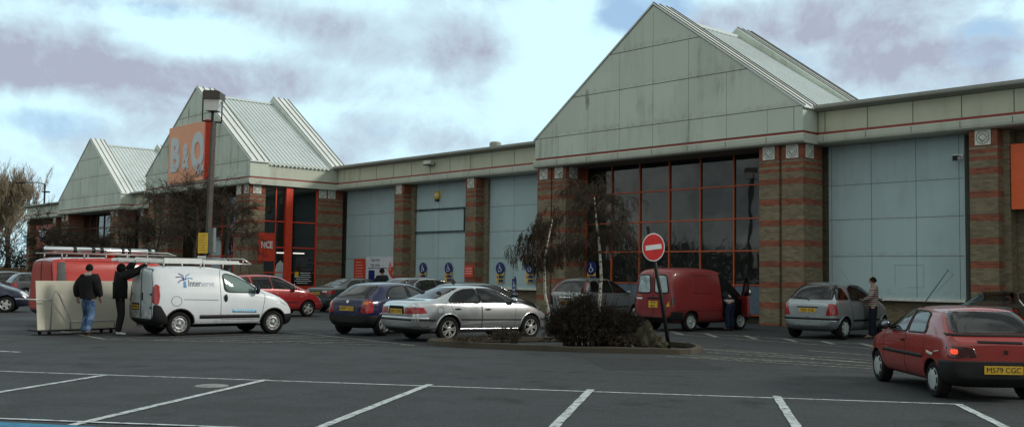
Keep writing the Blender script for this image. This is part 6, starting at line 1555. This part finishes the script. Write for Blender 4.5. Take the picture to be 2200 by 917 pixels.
def rock(label, loc, sx_, sy_, sz_, seed):
    rnd_ = random.Random(seed); bm = bmesh.new(); bmesh.ops.create_icosphere(bm, subdivisions=3, radius=1)
    ph = [rnd_.uniform(0,6) for _ in range(6)]
    for v in bm.verts:
        k = 1+.16*math.sin(v.co.x*3+ph[0])*math.sin(v.co.y*4+ph[1])+.16*math.sin(v.co.z*5+ph[2])*math.sin(v.co.x*5+ph[3])+.10*math.sin(v.co.y*9+ph[4])+rnd_.uniform(-.06,.06)
        z = max(v.co.z, -.35); f = 1-.62*max(0,z)**1.2
        v.co = V3((v.co.x*sx_*k*f, v.co.y*sy_*k*f, (z+.3)*sz_*k))
    me = bpy.data.meshes.new('boulder'); bm.to_mesh(me); bm.free(); t = NT('mossy_stone'); c_ = t.mix(t.mr(t.noise(6,6,.7), .4, .65), (.075,.062,.045), (.045,.05,.025)); t.col(c_); t.set(Roughness=.95, Specular_IOR_Level=.1); t.bump(t.noise(14,6,.7), .8, .05); me.materials.append(t.mat)
    return tag(link('boulder', me, None, loc), label, 'rock')
rock('pointed mossy brown boulder at the right end of the island', G(1391,743,.10), .30, .26, .40, 3); rock('small mossy stone leaning on the pointed boulder', G(1418,745,.10), .17, .15, .17, 7)
# trees in front of the porch and along the far facade
p = at(418,600,47.); p.z = 0
bare_tree('dark bare tree with fine twigs spreading right in front of the porch', p, [(0,0,0),(.05,0,1.4),(-.05,0,2.6),(.1,0,3.6),(.0,0,4.6)], 18, M['twig_dark'], M['bark'], 21, 4, .04, .50, 1.75, .03, (.11,.045), .55, (3,5), .0048, .08, 'bare_tree', 'bare trees along the facade', 1.05)
p = at(486,600,44.); p.z = 0
bare_tree('dark bare tree between the leaning lamp post and the porch pillar', p, [(0,0,0),(.05,0,1.2),(-.05,0,2.4),(.05,0,3.3),(.0,0,4.1)], 11, M['twig_dark'], M['bark'], 22, 4, .04, .5, 1.35, .028, (.10,.04), .66, (3,4), .0046, .06, 'bare_tree', 'bare trees along the facade', 1.0)
p = at(338,600,49.); p.z = 0
bare_tree('thin bare tree at the left corner of the porch', p, [(0,0,0),(.05,0,1.4),(-.05,0,2.6),(.1,0,3.6),(.0,0,4.6)], 13, M['twig_dark'], M['bark'], 23, 4, .06, .5, 1.35, .03, (.10,.045), .5, (3,4), .0060, .1, 'bare_tree', 'bare trees along the facade', .9)
for x_, Y_, hh, sd_, lb in ((118,62.,4.2,31,'dark bare tree in front of the dull orange sign'),(185,60.,3.6,32,'dark bare tree below the left-hand gable'),(270,57.,4.4,33,'dark bare tree between the left gable and the porch')):
    p = at(x_,600,Y_); p.z = 0
    bare_tree(lb, p, [(0,0,0),(.05,0,hh*.3),(-.05,0,hh*.6),(.0,0,hh*.85)], 13, M['twig_dark'], M['bark'], sd_, 4, .08, .55, 1.6, .035, (.12,.05), .35, (3,5), .0085, .05, 'bare_tree', 'bare trees along the facade', 1.2)
# pale tree and dark hedge beyond the far end
p = at(14,600,118.); p.z = 0
bare_tree('big pale bare tree lit by the sky beyond the far end of the building', p, [(0,0,0),(.1,0,2.5),(-.1,0,4.5),(.2,0,7),(.0,0,9.)], 30, M['twig_pale'], M['bark'], 41, 4, -.10, .36, 3.6, .09, (.35,.10), .25, (3,5), .016, .22, 'bare_tree', None, .62)
p = at(-40,600,125.); p.z = 0
bare_tree('pale bare tree at the left edge behind the bigger pale tree', p, [(0,0,0),(.1,0,2.5),(-.1,0,4.5),(.2,0,7),(.0,0,8.)], 24, M['twig_pale'], M['bark'], 42, 4, -.10, .36, 3.3, .09, (.35,.10), .25, (3,5), .016, .22, 'bare_tree', None, .62)
def hedge(label, p, w_, d_, h_, n_, seed, mat, r_=.014):
    rnd_ = random.Random(seed); t = thing('hedge', label, 'hedge', p); vs, fs = [], []
    for i in range(n_):
        x, y = rnd_.uniform(-.5,.5)*w_, rnd_.uniform(-.5,.5)*d_; z = rnd_.uniform(0,1)*h_*(.8+.2*math.sin(x*1.1+seed)+.12*math.sin(x*3.1))
        grow(vs, fs, V3((x,y,z)), V3((rnd_.gauss(0,.5),rnd_.gauss(0,.5),.8)).normalized(), rnd_.uniform(.5,1.1), .02, 1, rnd_, 0, .6, (3,5), 2, .2, r_)
    mb = MB(); mb.v = vs; mb.f = [list(f) for f in fs]; mb.m = [0]*len(fs); mb.build('twigs', mat, t, fix=False)
    mb = MB(); [twig_strip(mb.v, mb.f, V3((x_,0,0)), V3((x_,0,h_*.8)), .06, .03, rnd_) for x_ in [w_*(k/14-.5) for k in range(15)]]; mb.m = [0]*len(mb.f); mb.build('stem', M['bark'], t, fix=False)
p = at(20,600,112.); p.z = 0
hedge('dark bare hedge along the boundary at the far left behind the cars', p, 17, 2.2, 5.0, 1500, 3, M['twig_dark'], .022)
# close-boarded fence under the hedge
p = at(0,600,106.); p.z = 0; t = thing('timber_fence', 'low brown timber fence behind the far cars at the left edge', 'fence', p)
fm_ = plain('old_timber', (.16,.10,.055), .85, var=.35, vs=2)
mb = MB()
for k in range(60): h_ = 1.75+.05*math.sin(k*1.7); mb.box(-6+.2*k,-6+.2*k+.185,-.012*(k%2),.02,0.05,h_)
mb.build('boards', fm_, t)
for k in range(7): mb = MB(); mb.box(-6+2*k-.05,-6+2*k+.05,.03,.12,0,1.9); mb.build('post', fm_, t)

# wood behind and to the left of the car park (mirrored in the windows)
rnd_ = random.Random(77); mb = MB()
for i in range(15000):
    a = rnd_.uniform(R(118), R(222)); rr_ = rnd_.uniform(95,112); h_ = (4.6+1.8*math.sin(a*9)+1.5*math.sin(a*23+1))*rnd_.random()**.8
    c0 = V3((math.cos(a)*rr_, math.sin(a)*rr_, h_)); e = V3((rnd_.gauss(0,.8),rnd_.gauss(0,.8),rnd_.uniform(.8,3.))); k_ = V3((-math.sin(a),math.cos(a),0))*rnd_.uniform(.03,.16)
    mb.add([c0-k_, c0+k_, c0+e], [(0,1,2)])
o = mb.build('far_wood', M['bark'], fix=False); tag(o, 'dark belt of bare trees far behind and beside the car park', 'wood', None, 'stuff')
